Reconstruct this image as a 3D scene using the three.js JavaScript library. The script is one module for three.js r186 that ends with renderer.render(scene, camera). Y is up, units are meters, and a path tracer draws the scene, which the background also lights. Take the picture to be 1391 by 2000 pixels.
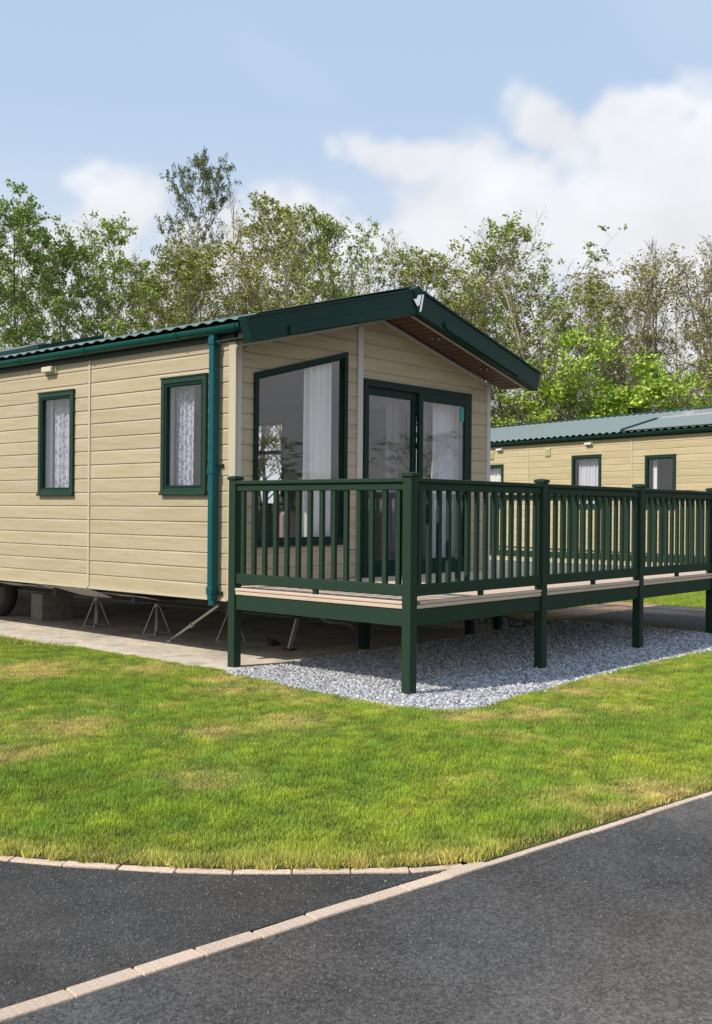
import * as THREE from 'three';
import { RoundedBoxGeometry } from 'three/addons/geometries/RoundedBoxGeometry.js';
import { mergeGeometries } from 'three/addons/utils/BufferGeometryUtils.js';

// ---------------------------------------------------------------- camera, sky, sun, exposure
const scene = new THREE.Scene();
const rad = THREE.MathUtils.degToRad;
const camera = new THREE.PerspectiveCamera(2 * Math.atan(1000 / 2071.2) * 180 / Math.PI, 712 / 1024, 0.1, 900);
camera.position.set(-6.38, 1.394, 7.04);
camera.lookAt(-6.38 + Math.sin(rad(48.7)) * 10, 1.394 - 10 * Math.tan(rad(0.1)), 7.04 - Math.cos(rad(48.7)) * 10);
camera.rotateZ(rad(0.488));

const renderer = new THREE.WebGLRenderer({ antialias: true });
renderer.toneMapping = THREE.LinearToneMapping;
renderer.toneMappingExposure = 1.0;
renderer.shadowMap.enabled = true;

const sun = new THREE.DirectionalLight(new THREE.Color().setRGB(1.0, 0.93, 0.82), 4.8);
sun.position.set(-0.89 * 30, 1.0 * 30, -0.30 * 30);
sun.target.position.set(0, 0, 0);
sun.castShadow = true;
sun.shadow.radius = 1.4;
sun.shadow.mapSize.set(4096, 4096);
Object.assign(sun.shadow.camera, { left: -30, right: 30, top: 30, bottom: -30, near: 1, far: 120 });
sun.name = 'sun';
scene.add(sun, sun.target);
sun.target.name = 'sun_target';

// seeded noise
function rng(seed) { let a = seed >>> 0; return () => { a = (a + 0x6d2b79f5) | 0; let t = Math.imul(a ^ (a >>> 15), 1 | a); t = (t + Math.imul(t ^ (t >>> 7), 61 | t)) ^ t; return ((t ^ (t >>> 14)) >>> 0) / 4294967296; }; }
function hash3(x, y, z) { let h = Math.imul(x, 374761393) ^ Math.imul(y, 668265263) ^ Math.imul(z, 1274126177); h = Math.imul(h ^ (h >>> 13), 1274126177); return ((h ^ (h >>> 16)) >>> 0) / 4294967296; }
const sm = (t) => t * t * (3 - 2 * t), mix = (a, b, t) => a + (b - a) * t, clamp01 = (t) => Math.min(1, Math.max(0, t));
const step = (a, b, t) => sm(clamp01((t - a) / (b - a)));
function noise3(x, y, z) {
  const i = Math.floor(x), j = Math.floor(y), k = Math.floor(z), u = sm(x - i), v = sm(y - j), w = sm(z - k);
  const g = (a, b, c) => hash3(i + a, j + b, k + c);
  return mix(mix(mix(g(0, 0, 0), g(1, 0, 0), u), mix(g(0, 1, 0), g(1, 1, 0), u), v), mix(mix(g(0, 0, 1), g(1, 0, 1), u), mix(g(0, 1, 1), g(1, 1, 1), u), v), w);
}
function fbm3(x, y, z, n) { let s = 0, a = 0.5, t = 0; for (let o = 0; o < n; o++) { s += a * noise3(x, y, z); t += a; a *= 0.5; x = x * 2.03 + 17.1; y = y * 2.03 + 3.7; z = z * 2.03 + 9.2; } return s / t; }
function tnoise(x, y, px, py, s) { // tileable 2-D value noise
  const i = Math.floor(x), j = Math.floor(y), u = sm(x - i), v = sm(y - j), m = (a, p) => ((a % p) + p) % p;
  const g = (a, b) => hash3(m(i + a, px), m(j + b, py), s);
  return mix(mix(g(0, 0), g(1, 0), u), mix(g(0, 1), g(1, 1), u), v);
}

// sky: pale blue air, a thin veil and a bank of cumulus low over the trees
{
  const W = 2048, H = 1024, d = new Float32Array(W * H * 4);
  const puffs = [];   // heaps of cumulus all round the horizon: azimuth and elevation in degrees, half widths
  const rp = rng(77);
  for (let a = 0; a < 360; a += 9) puffs.push([a + rp() * 7, 7 + rp() * 6, 9 + rp() * 8, 3.5 + rp() * 3.5]);
  const mids = [[46.5, 13.8, 9, 3.0], [55, 14.8, 8, 3.6], [62.5, 16.0, 6.5, 4.2], [56, 14.5, 5.5, 3.0], [67.5, 16.6, 6.0, 4.4], [72, 14.5, 7, 5], [49, 13.8, 6, 2.6], [51.5, 18.4, 3.4, 1.1], [57, 17.2, 5, 2.4], [42, 13.6, 6, 2.1], [35.5, 15, 3, 2.2], [58.4, 20.0, 2.0, 1.6], [63.5, 20.0, 3.4, 1.3], [84, 15, 9, 5], [96, 15, 8, 5]];
  for (const m of mids) puffs.push(m);
  for (let k = 0; k < 34; k++) puffs.push([112 + rp() * 262, 12 + rp() * 12, 4 + rp() * 7, 2 + rp() * 3.4]);
  for (let y = 0; y < H; y++) {
    const el = ((y + 0.5) / H - 0.5) * Math.PI, eld = el * 57.29578, ce = Math.cos(el), se = Math.sin(el);
    for (let x = 0; x < W; x++) {
      const th = ((x + 0.5) / W - 0.5) * 2 * Math.PI, dx = Math.cos(th) * ce, dz = Math.sin(th) * ce;
      const az = Math.atan2(dx, -dz) * 57.29578;              // from -z towards +x
      const h = Math.max(0, se), t = Math.pow(h, 0.55);
      let r = mix(0.60, 0.20, t), g = mix(0.74, 0.38, t), b = mix(0.92, 0.74, t);
      const s = 1 / (h + 0.16), veil = step(0.40, 0.74, fbm3(dx * s * 0.75 + 4, dz * s * 1.5 + 2, 1.3, 5)) * 0.48 + 0.40;
      r = mix(r, 0.67, veil); g = mix(g, 0.785, veil); b = mix(b, 0.89, veil);
      const low = step(21, 9, eld) * (0.35 + 0.5 * fbm3(dx * 5 + 2, se * 16, dz * 5 + 7, 4)); r = mix(r, 0.86, low); g = mix(g, 0.89, low); b = mix(b, 0.94, low);
      if (eld > -4 && eld < 44) {
        let f = -1;
        const wob = fbm3(dx * 26, se * 30, dz * 26, 5) - 0.5, wob2 = fbm3(dx * 8 + 5, se * 11, dz * 8, 3) - 0.5;
        for (const p of puffs) {
          let da = az - p[0]; da -= 360 * Math.round(da / 360); da /= p[2];
          if (da > 1.6 || da < -1.6) continue;
          const de = (eld - p[1]) / (p[3] * (eld > p[1] ? 1 : 1.6));
          f = Math.max(f, 1 - Math.sqrt(da * da + de * de));
        }
        const c = step(-0.20, 0.50, f + wob * 1.5 + wob2 * 1.0) * 0.94;
        const lit = 0.86 + 0.30 * (fbm3(dx * 15 + 9, se * 22 + 0.6, dz * 15, 4) - 0.5) + 0.05 * step(6, 20, eld);
        r = mix(r, lit * 0.985, c); g = mix(g, lit * 0.995, c); b = mix(b, lit * 1.03, c);
      }
      if (se < 0) { const q = step(0, -0.06, se); r = mix(r, 0.13, q); g = mix(g, 0.15, q); b = mix(b, 0.08, q); }
      const i = (y * W + x) * 4; d[i] = r; d[i + 1] = g; d[i + 2] = b; d[i + 3] = 1;
    }
  }
  const tex = new THREE.DataTexture(d, W, H, THREE.RGBAFormat, THREE.FloatType);
  tex.mapping = THREE.EquirectangularReflectionMapping; tex.magFilter = THREE.LinearFilter; tex.minFilter = THREE.LinearFilter; tex.wrapS = THREE.RepeatWrapping; tex.needsUpdate = true;
  scene.background = tex; scene.environment = tex;
}

// ---------------------------------------------------------------- helpers
const names = new Map();
function numbered(n) { const k = names.get(n) || 0; names.set(n, k + 1); return k ? n + '_' + String(k).padStart(3, '0') : n; }
function finish(o) { o.traverse((m) => { if (m.isMesh) { m.castShadow = true; m.receiveShadow = true; } }); return o; }
function mesh(name, geo, mat, parent) { const m = new THREE.Mesh(geo, mat); m.name = name; m.castShadow = m.receiveShadow = true; if (parent) parent.add(m); return m; }
function tag(o, label, category, group) { o.userData.label = label; o.userData.category = category; if (group) o.userData.group = group; return o; }
function thing(name, label, category, pos = [0, 0, 0], turn = 0, group) { const o = new THREE.Group(); o.name = numbered(name); o.position.set(...pos); o.rotation.y = turn; scene.add(o); return tag(o, label, category, group); }
function single(name, geo, mat, label, category, group) { const m = mesh(numbered(name), geo, mat, scene); return tag(m, label, category, group); }
function struct(name, geo, mat) { const m = mesh(numbered(name), geo, mat, scene); m.userData.kind = 'structure'; return m; }
function sub(name, parent) { const g = new THREE.Group(); g.name = name; parent.add(g); return g; }
const box = (x0, x1, y0, y1, z0, z1) => new THREE.BoxGeometry(x1 - x0, y1 - y0, z1 - z0).translate((x0 + x1) / 2, (y0 + y1) / 2, (z0 + z1) / 2);
const rbox = (x0, x1, y0, y1, z0, z1, r = 0.006, s = 1) => new RoundedBoxGeometry(x1 - x0, y1 - y0, z1 - z0, s, r).translate((x0 + x1) / 2, (y0 + y1) / 2, (z0 + z1) / 2);
const clean = (g) => { const q = g.index ? g.toNonIndexed() : g; for (const k of Object.keys(q.attributes)) if (!['position', 'normal', 'uv'].includes(k)) q.deleteAttribute(k); return q; };
const merge = (...gs) => mergeGeometries(gs.flat().map(clean));
const poly = (pts, holes = []) => { const s = new THREE.Shape(pts.map((p) => new THREE.Vector2(p[0], p[1]))); for (const h of holes) s.holes.push(new THREE.Path(h.map((p) => new THREE.Vector2(p[0], p[1])))); return s; };
const prism = (pts, depth, holes) => new THREE.ExtrudeGeometry(poly(pts, holes), { depth, bevelEnabled: false });
const V = (x, y, z) => new THREE.Vector3(x, y, z);
function bar(a, b, r, seg = 8, r2 = r) { const d = b.clone().sub(a), g = new THREE.CylinderGeometry(r2, r, d.length(), seg); g.translate(0, d.length() / 2, 0); g.applyQuaternion(new THREE.Quaternion().setFromUnitVectors(V(0, 1, 0), d.normalize())); return g.translate(a.x, a.y, a.z); }
function sheet(pts, y, uvScale = 1) { // flat ground sheet from [x, z] outline, uv in metres
  const g = new THREE.ShapeGeometry(poly(pts.map((p) => [p[0], -p[1]]))); g.rotateX(-Math.PI / 2); g.translate(0, y, 0);
  const p = g.attributes.position, u = g.attributes.uv; for (let i = 0; i < p.count; i++) u.setXY(i, p.getX(i) * uvScale, p.getZ(i) * uvScale); return g;
}
function geoFrom(pos, uv, idx) { const g = new THREE.BufferGeometry(); g.setAttribute('position', new THREE.Float32BufferAttribute(pos, 3)); if (uv) g.setAttribute('uv', new THREE.Float32BufferAttribute(uv, 2)); if (idx) g.setIndex(idx); g.computeVertexNormals(); return g; }
const inside = (pts, x, z) => { let c = false; for (let i = 0, j = pts.length - 1; i < pts.length; j = i++) { const a = pts[i], b = pts[j]; if ((a[1] > z) !== (b[1] > z) && x < (b[0] - a[0]) * (z - a[1]) / (b[1] - a[1]) + a[0]) c = !c; } return c; };

// textures
function texture(w, h, fn, srgb = true) {
  const d = new Uint8Array(w * h * 4);
  for (let y = 0; y < h; y++) for (let x = 0; x < w; x++) { const c = fn(x / w, y / h, x, y), i = (y * w + x) * 4; d[i] = Math.max(0, Math.min(255, c[0])); d[i + 1] = Math.max(0, Math.min(255, c[1])); d[i + 2] = Math.max(0, Math.min(255, c[2])); d[i + 3] = 255; }
  const t = new THREE.DataTexture(d, w, h, THREE.RGBAFormat); t.magFilter = THREE.LinearFilter; t.minFilter = THREE.LinearMipmapLinearFilter; t.generateMipmaps = true; t.wrapS = t.wrapT = THREE.RepeatWrapping; if (srgb) t.colorSpace = THREE.SRGBColorSpace; t.needsUpdate = true; return t;
}
const rep = (t, u, v) => { const c = t.clone(); c.repeat.set(u, v); c.needsUpdate = true; return c; };
const lin = (r, g, b) => new THREE.Color().setRGB(r * 0.85, g * 0.85, b * 0.85);
const std = (color, roughness, extra = {}) => new THREE.MeshStandardMaterial({ color, roughness, ...extra });

const grainTex = texture(1024, 512, (u, v) => {   // printed wood grain, 2 m x 0.56 m
  const a = tnoise(u * 10, v * 90, 10, 90, 3), b = tnoise(u * 24, v * 200, 24, 200, 5), c = tnoise(u * 5, v * 12, 5, 12, 7);
  const k = 0.885 + 0.065 * a + 0.05 * b + 0.05 * (c - 0.5) - 0.06 * step(0.86, 0.97, tnoise(u * 13, v * 60, 13, 60, 11));
  return [255 * k, 253 * k, 248 * k * (0.97 + 0.05 * c)];
});
const grainBump = texture(512, 512, (u, v) => { const a = tnoise(u * 8, v * 120, 8, 120, 3), b = tnoise(u * 30, v * 220, 30, 220, 5), k = 255 * (0.6 * a + 0.4 * b); return [k, k, k]; }, false);
const asphaltSpeck = (u, v, x, y, seed) => {
  const n = tnoise(u * 330, v * 330, 330, 330, seed), m = tnoise(u * 150, v * 150, 150, 150, seed + 1), f = hash3(x >> 1, y >> 1, seed + 4);
  return 0.42 * n + 0.43 * m + 0.15 * f;
};
const asphaltTex = texture(2048, 2048, (u, v, x, y) => {   // 4.5 m of worn tarmac: grains, dusty drifts, a few oily stains
  const n = tnoise(u * 900, v * 900, 900, 900, 21), m = tnoise(u * 430, v * 430, 430, 430, 22), f = hash3(x, y, 25);
  const big = tnoise(u * 4, v * 4, 4, 4, 31) * 0.45 + tnoise(u * 11, v * 11, 11, 11, 33) * 0.3 + tnoise(u * 37, v * 37, 37, 37, 35) * 0.25;
  let k = 34 + 100 * (0.4 * n + 0.35 * m + 0.25 * f) + 60 * (big - 0.5);
  k -= 16 * step(0.72, 0.86, tnoise(u * 7, v * 7, 7, 7, 43)); 
  const w = tnoise(u * 520, v * 520, 520, 520, 41); if (w > 0.95) k += 60 * (w - 0.95) / 0.05;
  const warm = (tnoise(u * 9, v * 9, 9, 9, 47) - 0.5) * 6;
  return [k + 2 + warm, k, k - 2 - warm];
});
const asphaltBump = texture(1024, 1024, (u, v, x, y) => { const k = 255 * asphaltSpeck(u, v, x, y, 21); return [k, k, k]; }, false);
const concreteTex = texture(1024, 1024, (u, v, x, y) => {
  const a = tnoise(u * 6, v * 6, 6, 6, 2), b = tnoise(u * 31, v * 31, 31, 31, 3), c = tnoise(u * 220, v * 220, 220, 220, 4), e = step(0.62, 0.8, tnoise(u * 9, v * 9, 9, 9, 6) * 0.7 + b * 0.3);
  const k = 0.82 + 0.10 * (a - 0.5) + 0.12 * (b - 0.5) + 0.14 * (c - 0.5) - 0.13 * e;
  return [255 * k, 252 * k, 245 * k];
});
const soilTex = texture(512, 512, (u, v) => {
  const a = tnoise(u * 7, v * 7, 7, 7, 12), b = tnoise(u * 60, v * 60, 60, 60, 13), c = tnoise(u * 160, v * 160, 160, 160, 14), k = 0.55 + 0.35 * b + 0.35 * c;
  return [mix(104, 138, a) * k, mix(118, 132, a) * k, 52 * k];
});
const stoneTex = texture(512, 512, (u, v) => {
  const a = tnoise(u * 8, v * 8, 8, 8, 52), b = tnoise(u * 40, v * 40, 40, 40, 53), c = tnoise(u * 170, v * 170, 170, 170, 54), k = 0.74 + 0.16 * a + 0.12 * b + 0.14 * (c - 0.5);
  return [255 * k, (244 + 10 * b) * k, (232 + 18 * a) * k];
});
const printTex = texture(256, 256, (u, v) => {   // pale curtain with a faint leafy print
  const a = tnoise(u * 14, v * 14, 14, 14, 61), b = tnoise(u * 32, v * 32, 32, 32, 62), k = step(0.5, 0.62, 0.6 * a + 0.4 * b);
  return [mix(232, 168, k), mix(232, 166, k), mix(238, 182, k)];
});

// materials
const M = {};
M.board = [0, 1, 2].map((i) => std(lin(0.585, 0.495, 0.345).multiplyScalar([1, 0.965, 1.03][i]), 0.62, { map: (() => { const t = rep(grainTex, 0.5, 1.8); t.offset.set(i * 0.37, i * 0.29); return t; })(), bumpMap: rep(grainBump, 0.5, 1.8), bumpScale: 0.0006 }));
M.trim = std(lin(0.60, 0.525, 0.40), 0.5);
M.trimGrey = std(lin(0.60, 0.58, 0.55), 0.5);
const dull = (color, roughness, spec, extra = {}) => new THREE.MeshPhysicalMaterial({ color, roughness, specularIntensity: spec, ...extra });
M.green = dull(lin(0.029, 0.056, 0.037), 0.5, 0.12, { bumpMap: rep(grainBump, 0.5, 1), bumpScale: 0.0003 });
M.frame = dull(lin(0.010, 0.034, 0.026), 0.42, 0.2);
M.frameSide = dull(lin(0.018, 0.052, 0.034), 0.42, 0.4);
M.teal = dull(lin(0.005, 0.090, 0.078), 0.34, 0.5);
M.pipe = dull(lin(0.005, 0.098, 0.115), 0.34, 0.45);
M.roof = dull(lin(0.16, 0.235, 0.22), 0.45, 0.8);
M.roofGrey = dull(lin(0.22, 0.27, 0.262), 0.5, 0.7);
M.fascia = dull(lin(0.012, 0.050, 0.038), 0.42, 0.22);
M.deck = std(lin(0.84, 0.66, 0.55), 0.7, { map: rep(grainTex, 0.5, 1.8), bumpMap: rep(grainBump, 0.5, 3), bumpScale: 0.001 });
M.soffit = std(lin(0.15, 0.075, 0.05), 0.5, { map: rep(grainTex, 2, 1.8) });
M.glass = new THREE.MeshPhysicalMaterial({ color: 0xffffff, roughness: 0.01, transmission: 1, thickness: 0, ior: 1.52 });
M.chrome = std(lin(0.82, 0.84, 0.88), 0.16, { metalness: 1 });
M.galv = std(lin(0.42, 0.43, 0.43), 0.5, { metalness: 0.7 });
M.black = std(lin(0.012, 0.012, 0.012), 0.6);
M.steel = std(lin(0.05, 0.05, 0.05), 0.6, { metalness: 0.3 });
M.rubber = std(lin(0.02, 0.02, 0.02), 0.85);
M.concrete = std(lin(0.96, 0.86, 0.735), 0.9, { map: rep(concreteTex, 0.5, 0.5), bumpMap: rep(concreteTex, 0.5, 0.5), bumpScale: 0.002 });
M.block = std(lin(0.36, 0.35, 0.33), 0.92, { map: rep(concreteTex, 1.5, 1.5), bumpMap: rep(concreteTex, 1.5, 1.5), bumpScale: 0.003 });
M.ivory = std(lin(0.70, 0.66, 0.48), 0.4);
M.white = std(lin(0.78, 0.78, 0.77), 0.5);
M.lining = std(lin(0.66, 0.62, 0.60), 0.8);
M.ceiling = std(lin(0.88, 0.88, 0.92), 0.7);
M.carpet = std(lin(0.26, 0.22, 0.19), 0.95);
M.sofa = std(lin(0.34, 0.25, 0.24), 0.9);
M.cushion = std(lin(0.50, 0.36, 0.35), 0.9);
M.grey = std(lin(0.17, 0.165, 0.19), 0.9);
M.voile = new THREE.MeshPhysicalMaterial({ color: lin(0.74, 0.74, 0.82), roughness: 1, transmission: 0.2, thickness: 0 });
M.whiteCloth = std(lin(0.86, 0.86, 0.85), 1);
M.print = std(lin(0.66, 0.67, 0.74), 0.95, { map: rep(printTex, 3, 3) });
M.stone = [0, 1, 2].map((i) => std(lin(1.08, 0.88, 0.745).multiplyScalar([1, 0.93, 1.05][i]), 0.88, { map: rep(stoneTex, 3 + i * 0.4, 3), bumpMap: rep(stoneTex, 3, 3), bumpScale: 0.003 }));
M.bark = [std(lin(0.27, 0.225, 0.15), 0.9), std(lin(0.44, 0.385, 0.28), 0.9), std(lin(0.20, 0.165, 0.11), 0.9)];

// ---------------------------------------------------------------- ground
const kerbDir = [1, 0.136];
const kz = (x) => 4.628 + (x + 3.0) * 0.136;                               // middle line of the long kerb
const kerbCurve = new THREE.CatmullRomCurve3([[-4.64, -14], [-4.64, -4], [-4.62, 0], [-4.56, 1.3], [-4.40, 2.45], [-4.115, 3.165], [-3.985, 3.41], [-3.855, 3.615], [-3.722, 3.81], [-3.583, 3.985], [-3.435, 4.145], [-3.268, 4.315], [-3.105, 4.475], [-2.93, 4.585]].map((p) => V(p[0], 0, p[1])), false, 'centripetal');
const kerbPts = kerbCurve.getSpacedPoints(160).map((p) => [p.x, p.z]);

struct('ground', sheet([[-400, -400], [400, -400], [400, 400], [-400, 400]], -0.05), std(lin(0.11, 0.14, 0.045), 1, { map: rep(soilTex, 0.4, 0.4) }));
const lawnPts = [...kerbPts, [-2.86, kz(-2.86)], [60, kz(60)], [60, -60], [-4.64, -60]];
struct('lawn', sheet(lawnPts, 0), std(lin(0.62, 0.62, 0.55), 1, { map: rep(soilTex, 0.7, 0.7), bumpMap: rep(soilTex, 0.7, 0.7), bumpScale: 0.012 }));
const road = struct('road', sheet([[-40, kz(-40)], [60, kz(60)], [60, kz(60) + 9.5], [-40, kz(-40) + 9.5]], -0.012), std(lin(0.84, 0.825, 0.83), 0.93, { map: rep(asphaltTex, 0.22, 0.22), bumpMap: rep(asphaltBump, 0.62, 0.62), bumpScale: 0.0032 }));
const bay = struct('parking_bay', sheet([...kerbPts.slice().reverse(), [-14, -14], [-14, kz(-14)]], -0.012), std(lin(0.53, 0.515, 0.50), 0.93, { map: rep(asphaltTex, 0.24, 0.24), bumpMap: rep(asphaltBump, 0.66, 0.66), bumpScale: 0.0042 }));
const drivePts = [[5.52, 0.0], [8.65, 0.0], [8.65, kz(8.65) - 0.02], [5.52, kz(5.52) - 0.02]];
struct('driveway', sheet(drivePts, 0.010), std(lin(0.66, 0.66, 0.72), 0.86, { map: rep(asphaltTex, 0.22, 0.22), bumpMap: rep(asphaltBump, 0.62, 0.62), bumpScale: 0.003 }));
const pathPts = [[5.52, -0.74], [8.7, -0.74], [8.7, -0.004], [5.52, -0.004]];
struct('path', sheet(pathPts, 0.010), std(lin(0.52, 0.34, 0.24), 0.9, { map: rep(stoneTex, 0.8, 0.8) }));
const padPts = [[-0.315, -13], [4.3, -13], [4.3, 0.27], [-0.315, 0.27]];
struct('concrete_pad', (() => { const g = box(-0.315, 4.3, -0.06, 0.022, -13, 0.27), p = g.attributes.position, n = g.attributes.normal, u = g.attributes.uv; for (let i = 0; i < p.count; i++) u.setXY(i, Math.abs(n.getX(i)) > 0.5 ? p.getZ(i) : p.getX(i), Math.abs(n.getY(i)) > 0.5 ? p.getZ(i) : p.getY(i)); return g; })(), M.concrete);
const gravelPts = [[-0.33, 0.275], [-0.41, 0.34], [-0.42, 0.85], [-0.53, 1.42], [-0.586, 1.99], [-0.56, 2.44], [-0.477, 2.69], [-0.33, 2.765], [-0.18, 2.784], [0.346, 2.744], [1.1, 2.70], [2.0, 2.67], [3.0, 2.67], [4.0, 2.70], [5.42, 2.74], [5.42, -8], [4.305, -8], [4.305, 0.275]];
struct('gravel_bed', sheet(gravelPts, 0.006), std(lin(0.22, 0.225, 0.24), 1, { map: rep(concreteTex, 2, 2) }));

// kerb stones: each one a block with its own slight tilt
function kerb(name, samples, count, len, wide, top) {
  const g = new THREE.Group(); g.name = numbered(name); g.userData.kind = 'structure'; scene.add(g);
  const r = rng(5 + count), geos = [0, 1, 2].map((i) => { const q = rbox(-len / 2 + 0.0015, len / 2 - 0.0015, -0.07, 0, -wide / 2, wide / 2, 0.006, 2), p = q.attributes.position; for (let k = 0; k < p.count; k++) { const e = (noise3(p.getX(k) * 22 + i * 9, p.getY(k) * 30, p.getZ(k) * 25) - 0.5) * 0.011; p.setXYZ(k, p.getX(k) + e * 0.6, p.getY(k) + e * 0.35, p.getZ(k) + e); } q.computeVertexNormals(); return q; });
  for (let k = 0; k < count; k++) {
    const [x, z, a] = samples(k); const m = mesh('kerb_stone', geos[Math.floor(r() * 3)], M.stone[Math.floor(r() * 3)], g);
    m.position.set(x + (r() - 0.5) * 0.004, top + (r() - 0.5) * 0.004, z + (r() - 0.5) * 0.006); m.rotation.set((r() - 0.5) * 0.02, a + (r() - 0.5) * 0.018, (r() - 0.5) * 0.012);
  }
}
const kLen = 0.222, kStep = kLen / Math.hypot(1, 0.136);
kerb('long_kerb', (k) => { const x = -6.93 + k * kStep; return [x, kz(x), -Math.atan(0.136)]; }, 70, kLen, 0.066, -0.004);
{
  const L = kerbCurve.getLength(), n = 44;
  kerb('curved_kerb', (k) => { const u = 1 - (k + 0.5) * 0.226 / L, p = kerbCurve.getPointAt(u), t = kerbCurve.getTangentAt(u); return [p.x, p.z, Math.atan2(-t.z, t.x)]; }, n, 0.226, 0.078, -0.004);
}
kerb('drive_kerb', (k) => [5.47, -0.6 + k * 0.222, Math.PI / 2], 24, 0.222, 0.085, 0.016);

// ---------------------------------------------------------------- cladding boards
const PITCH = 0.1398, Y0 = 0.578;
// one board: profile across its height, ends given as functions of height; map turns (along, y, out) into a point
function boardGeo(y0, y1, a0, a1, map) {
  const h = y1 - y0, prof = [[0, 0.002], [0, 0.0150], [0.004, 0.0165], [h - 0.020, 0.0145], [h - 0.011, 0.0105], [h - 0.004, 0.0070], [h + 0.006, 0.0055]].filter((p, i) => i < 3 || p[0] > 0.005);
  const pos = [], uv = [], P = prof.map(([dy, n]) => { const y = y0 + dy, e0 = a0(y), e1 = Math.max(e0 + 0.0005, a1(y)); return [y, n, e0, e1]; });
  const tri = (...q) => { for (const [a, y, n] of q) { const w = map(a, y, n); pos.push(w[0], w[1], w[2]); uv.push(a, y); } };
  for (let i = 0; i + 1 < P.length; i++) {
    const [ya, na, a0a, a1a] = P[i], [yb, nb, a0b, a1b] = P[i + 1];
    tri([a0a, ya, na], [a1a, ya, na], [a1b, yb, nb]); tri([a0a, ya, na], [a1b, yb, nb], [a0b, yb, nb]);
    if (i && i + 1 < P.length) { tri([a0a, ya, 0.002], [a0a, ya, na], [a0b, yb, nb]); tri([a0a, ya, 0.002], [a0b, yb, nb], [a0b, yb, 0.002]); tri([a1a, ya, na], [a1a, ya, 0.002], [a1b, yb, nb]); tri([a1a, ya, 0.002], [a1b, yb, 0.002], [a1b, yb, nb]); }
  }
  return geoFrom(pos, uv);
}
let boardSeed = rng(404), boardSet = null;
function addBoards(parent, yTop, ranges, map) {  // ranges(y0,y1) -> list of [a0(y), a1(y)]
  for (let k = 0; ; k++) {
    const y0 = Y0 + k * PITCH; if (y0 >= yTop - 0.01) break;
    const y1 = Math.min(Y0 + (k + 1) * PITCH, yTop);
    for (const [a0, a1, lo] of ranges(y0, y1)) {
      if (lo) { mesh('board', boardGeo(lo, y1, a0, a1, map), (boardSet || M.board)[Math.floor(boardSeed() * 3)], parent); continue; }
      const ym = (y0 + y1) / 2; if (Math.max(a1(y0) - a0(y0), a1(ym) - a0(ym)) < 0.02) continue;
      mesh('board', boardGeo(y0, y1, a0, a1, map), (boardSet || M.board)[Math.floor(boardSeed() * 3)], parent);
    }
  }
}
const K = (v) => () => v;
// straight ranges with openings cut out: spans [s,e], openings [s,e,ylo,yhi]
function cut(spans, openings) {
  return (y0, y1) => {
    const out = [];
    for (const [s, e] of spans) {
      let parts = [[s, e]];
      for (const [os, oe, lo, hi] of openings) if (y1 > lo + 0.03 && y0 < hi - 0.03) parts = parts.flatMap(([p, q]) => (oe <= p || os >= q) ? [[p, q]] : [[p, os], [oe, q]]).filter(([p, q]) => q - p > 0.01);
      for (const [p, q] of parts) out.push([K(p), K(q)]);
      for (const [os, oe, lo, hi] of openings) if (y0 < hi - 0.03 && y1 > hi + 0.012 && os > s && oe < e) out.push([K(os), K(oe), hi - 0.006]);
    }
    return out;
  };
}
const SIDE = (a, y, n) => [-n, y, a];      // wall x = 0 facing -x, along z
const FRONT = (a, y, n) => [a, y, n];      // wall z = 0 facing +z, along x

// rectangular window in a side wall (x = 0 facing -x); z0 < z1
function sideWindow(parent, z0, z1, y0, y1, fw = 0.075) {
  const w = sub('window', parent);
  const ring = (a0, a1, b0, b1, t, x0, x1) => merge(rbox(x0, x1, b0, b1, a0, a0 + t, 0.006), rbox(x0, x1, b0, b1, a1 - t, a1, 0.006), rbox(x0 + 0.001, x1 - 0.001, b0 + 0.001, b0 + t, a0 + t - 0.004, a1 - t + 0.004, 0.006), rbox(x0 + 0.001, x1 - 0.001, b1 - t, b1 - 0.001, a0 + t - 0.004, a1 - t + 0.004, 0.006));
  mesh('frame', ring(z0, z1, y0, y1, 0.05, -0.042, 0.04), M.frameSide, w);
  mesh('sash', ring(z0 + 0.046, z1 - 0.046, y0 + 0.046, y1 - 0.046, fw - 0.046, -0.034, 0.02), M.frame, w);
  mesh('pane', box(-0.012, -0.008, y0 + fw - 0.006, y1 - fw + 0.006, z0 + fw - 0.006, z1 - fw + 0.006), M.glass, w);
  mesh('sill', rbox(-0.056, 0.02, y0 - 0.012, y0 + 0.014, z0 - 0.006, z1 + 0.006, 0.005), M.frameSide, w);
  mesh('drip_rail', box(-0.048, -0.018, y1 - 0.002, y1 + 0.012, z0 - 0.004, z1 + 0.004), M.frameSide, w);
  return w;
}
// folded cloth: along a wall from a to b, hanging between y0 and y1; at(a, y, n) gives the point
function cloth(a, b, y0, y1, folds, amp, at, seed, gather = 0) {
  const nu = folds * 8, nv = 10, pos = [], uv = [], idx = [], r = rng(seed), ph = r() * 6, ph2 = r() * 6;
  for (let j = 0; j <= nv; j++) for (let i = 0; i <= nu; i++) {
    const u = i / nu, v = j / nv, pinch = 1 - gather * Math.exp(-Math.pow((v - 0.36) / 0.22, 2));
    const n = amp * (Math.sin(u * folds * 6.283 + ph) + 0.45 * Math.sin(u * folds * 3.9 + ph2 + v * 1.3)) * (0.75 + 0.25 * (1 - v));
    const w = at(mix(a, b, u * pinch), mix(y0, y1, v), n); pos.push(w[0], w[1], w[2]); uv.push(u * Math.abs(b - a) * 1.6, v * (y1 - y0));
  }
  for (let j = 0; j < nv; j++) for (let i = 0; i < nu; i++) { const p = j * (nu + 1) + i; idx.push(p, p + 1, p + nu + 2, p, p + nu + 2, p + nu + 1); }
  return geoFrom(pos, uv, idx);
}
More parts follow.
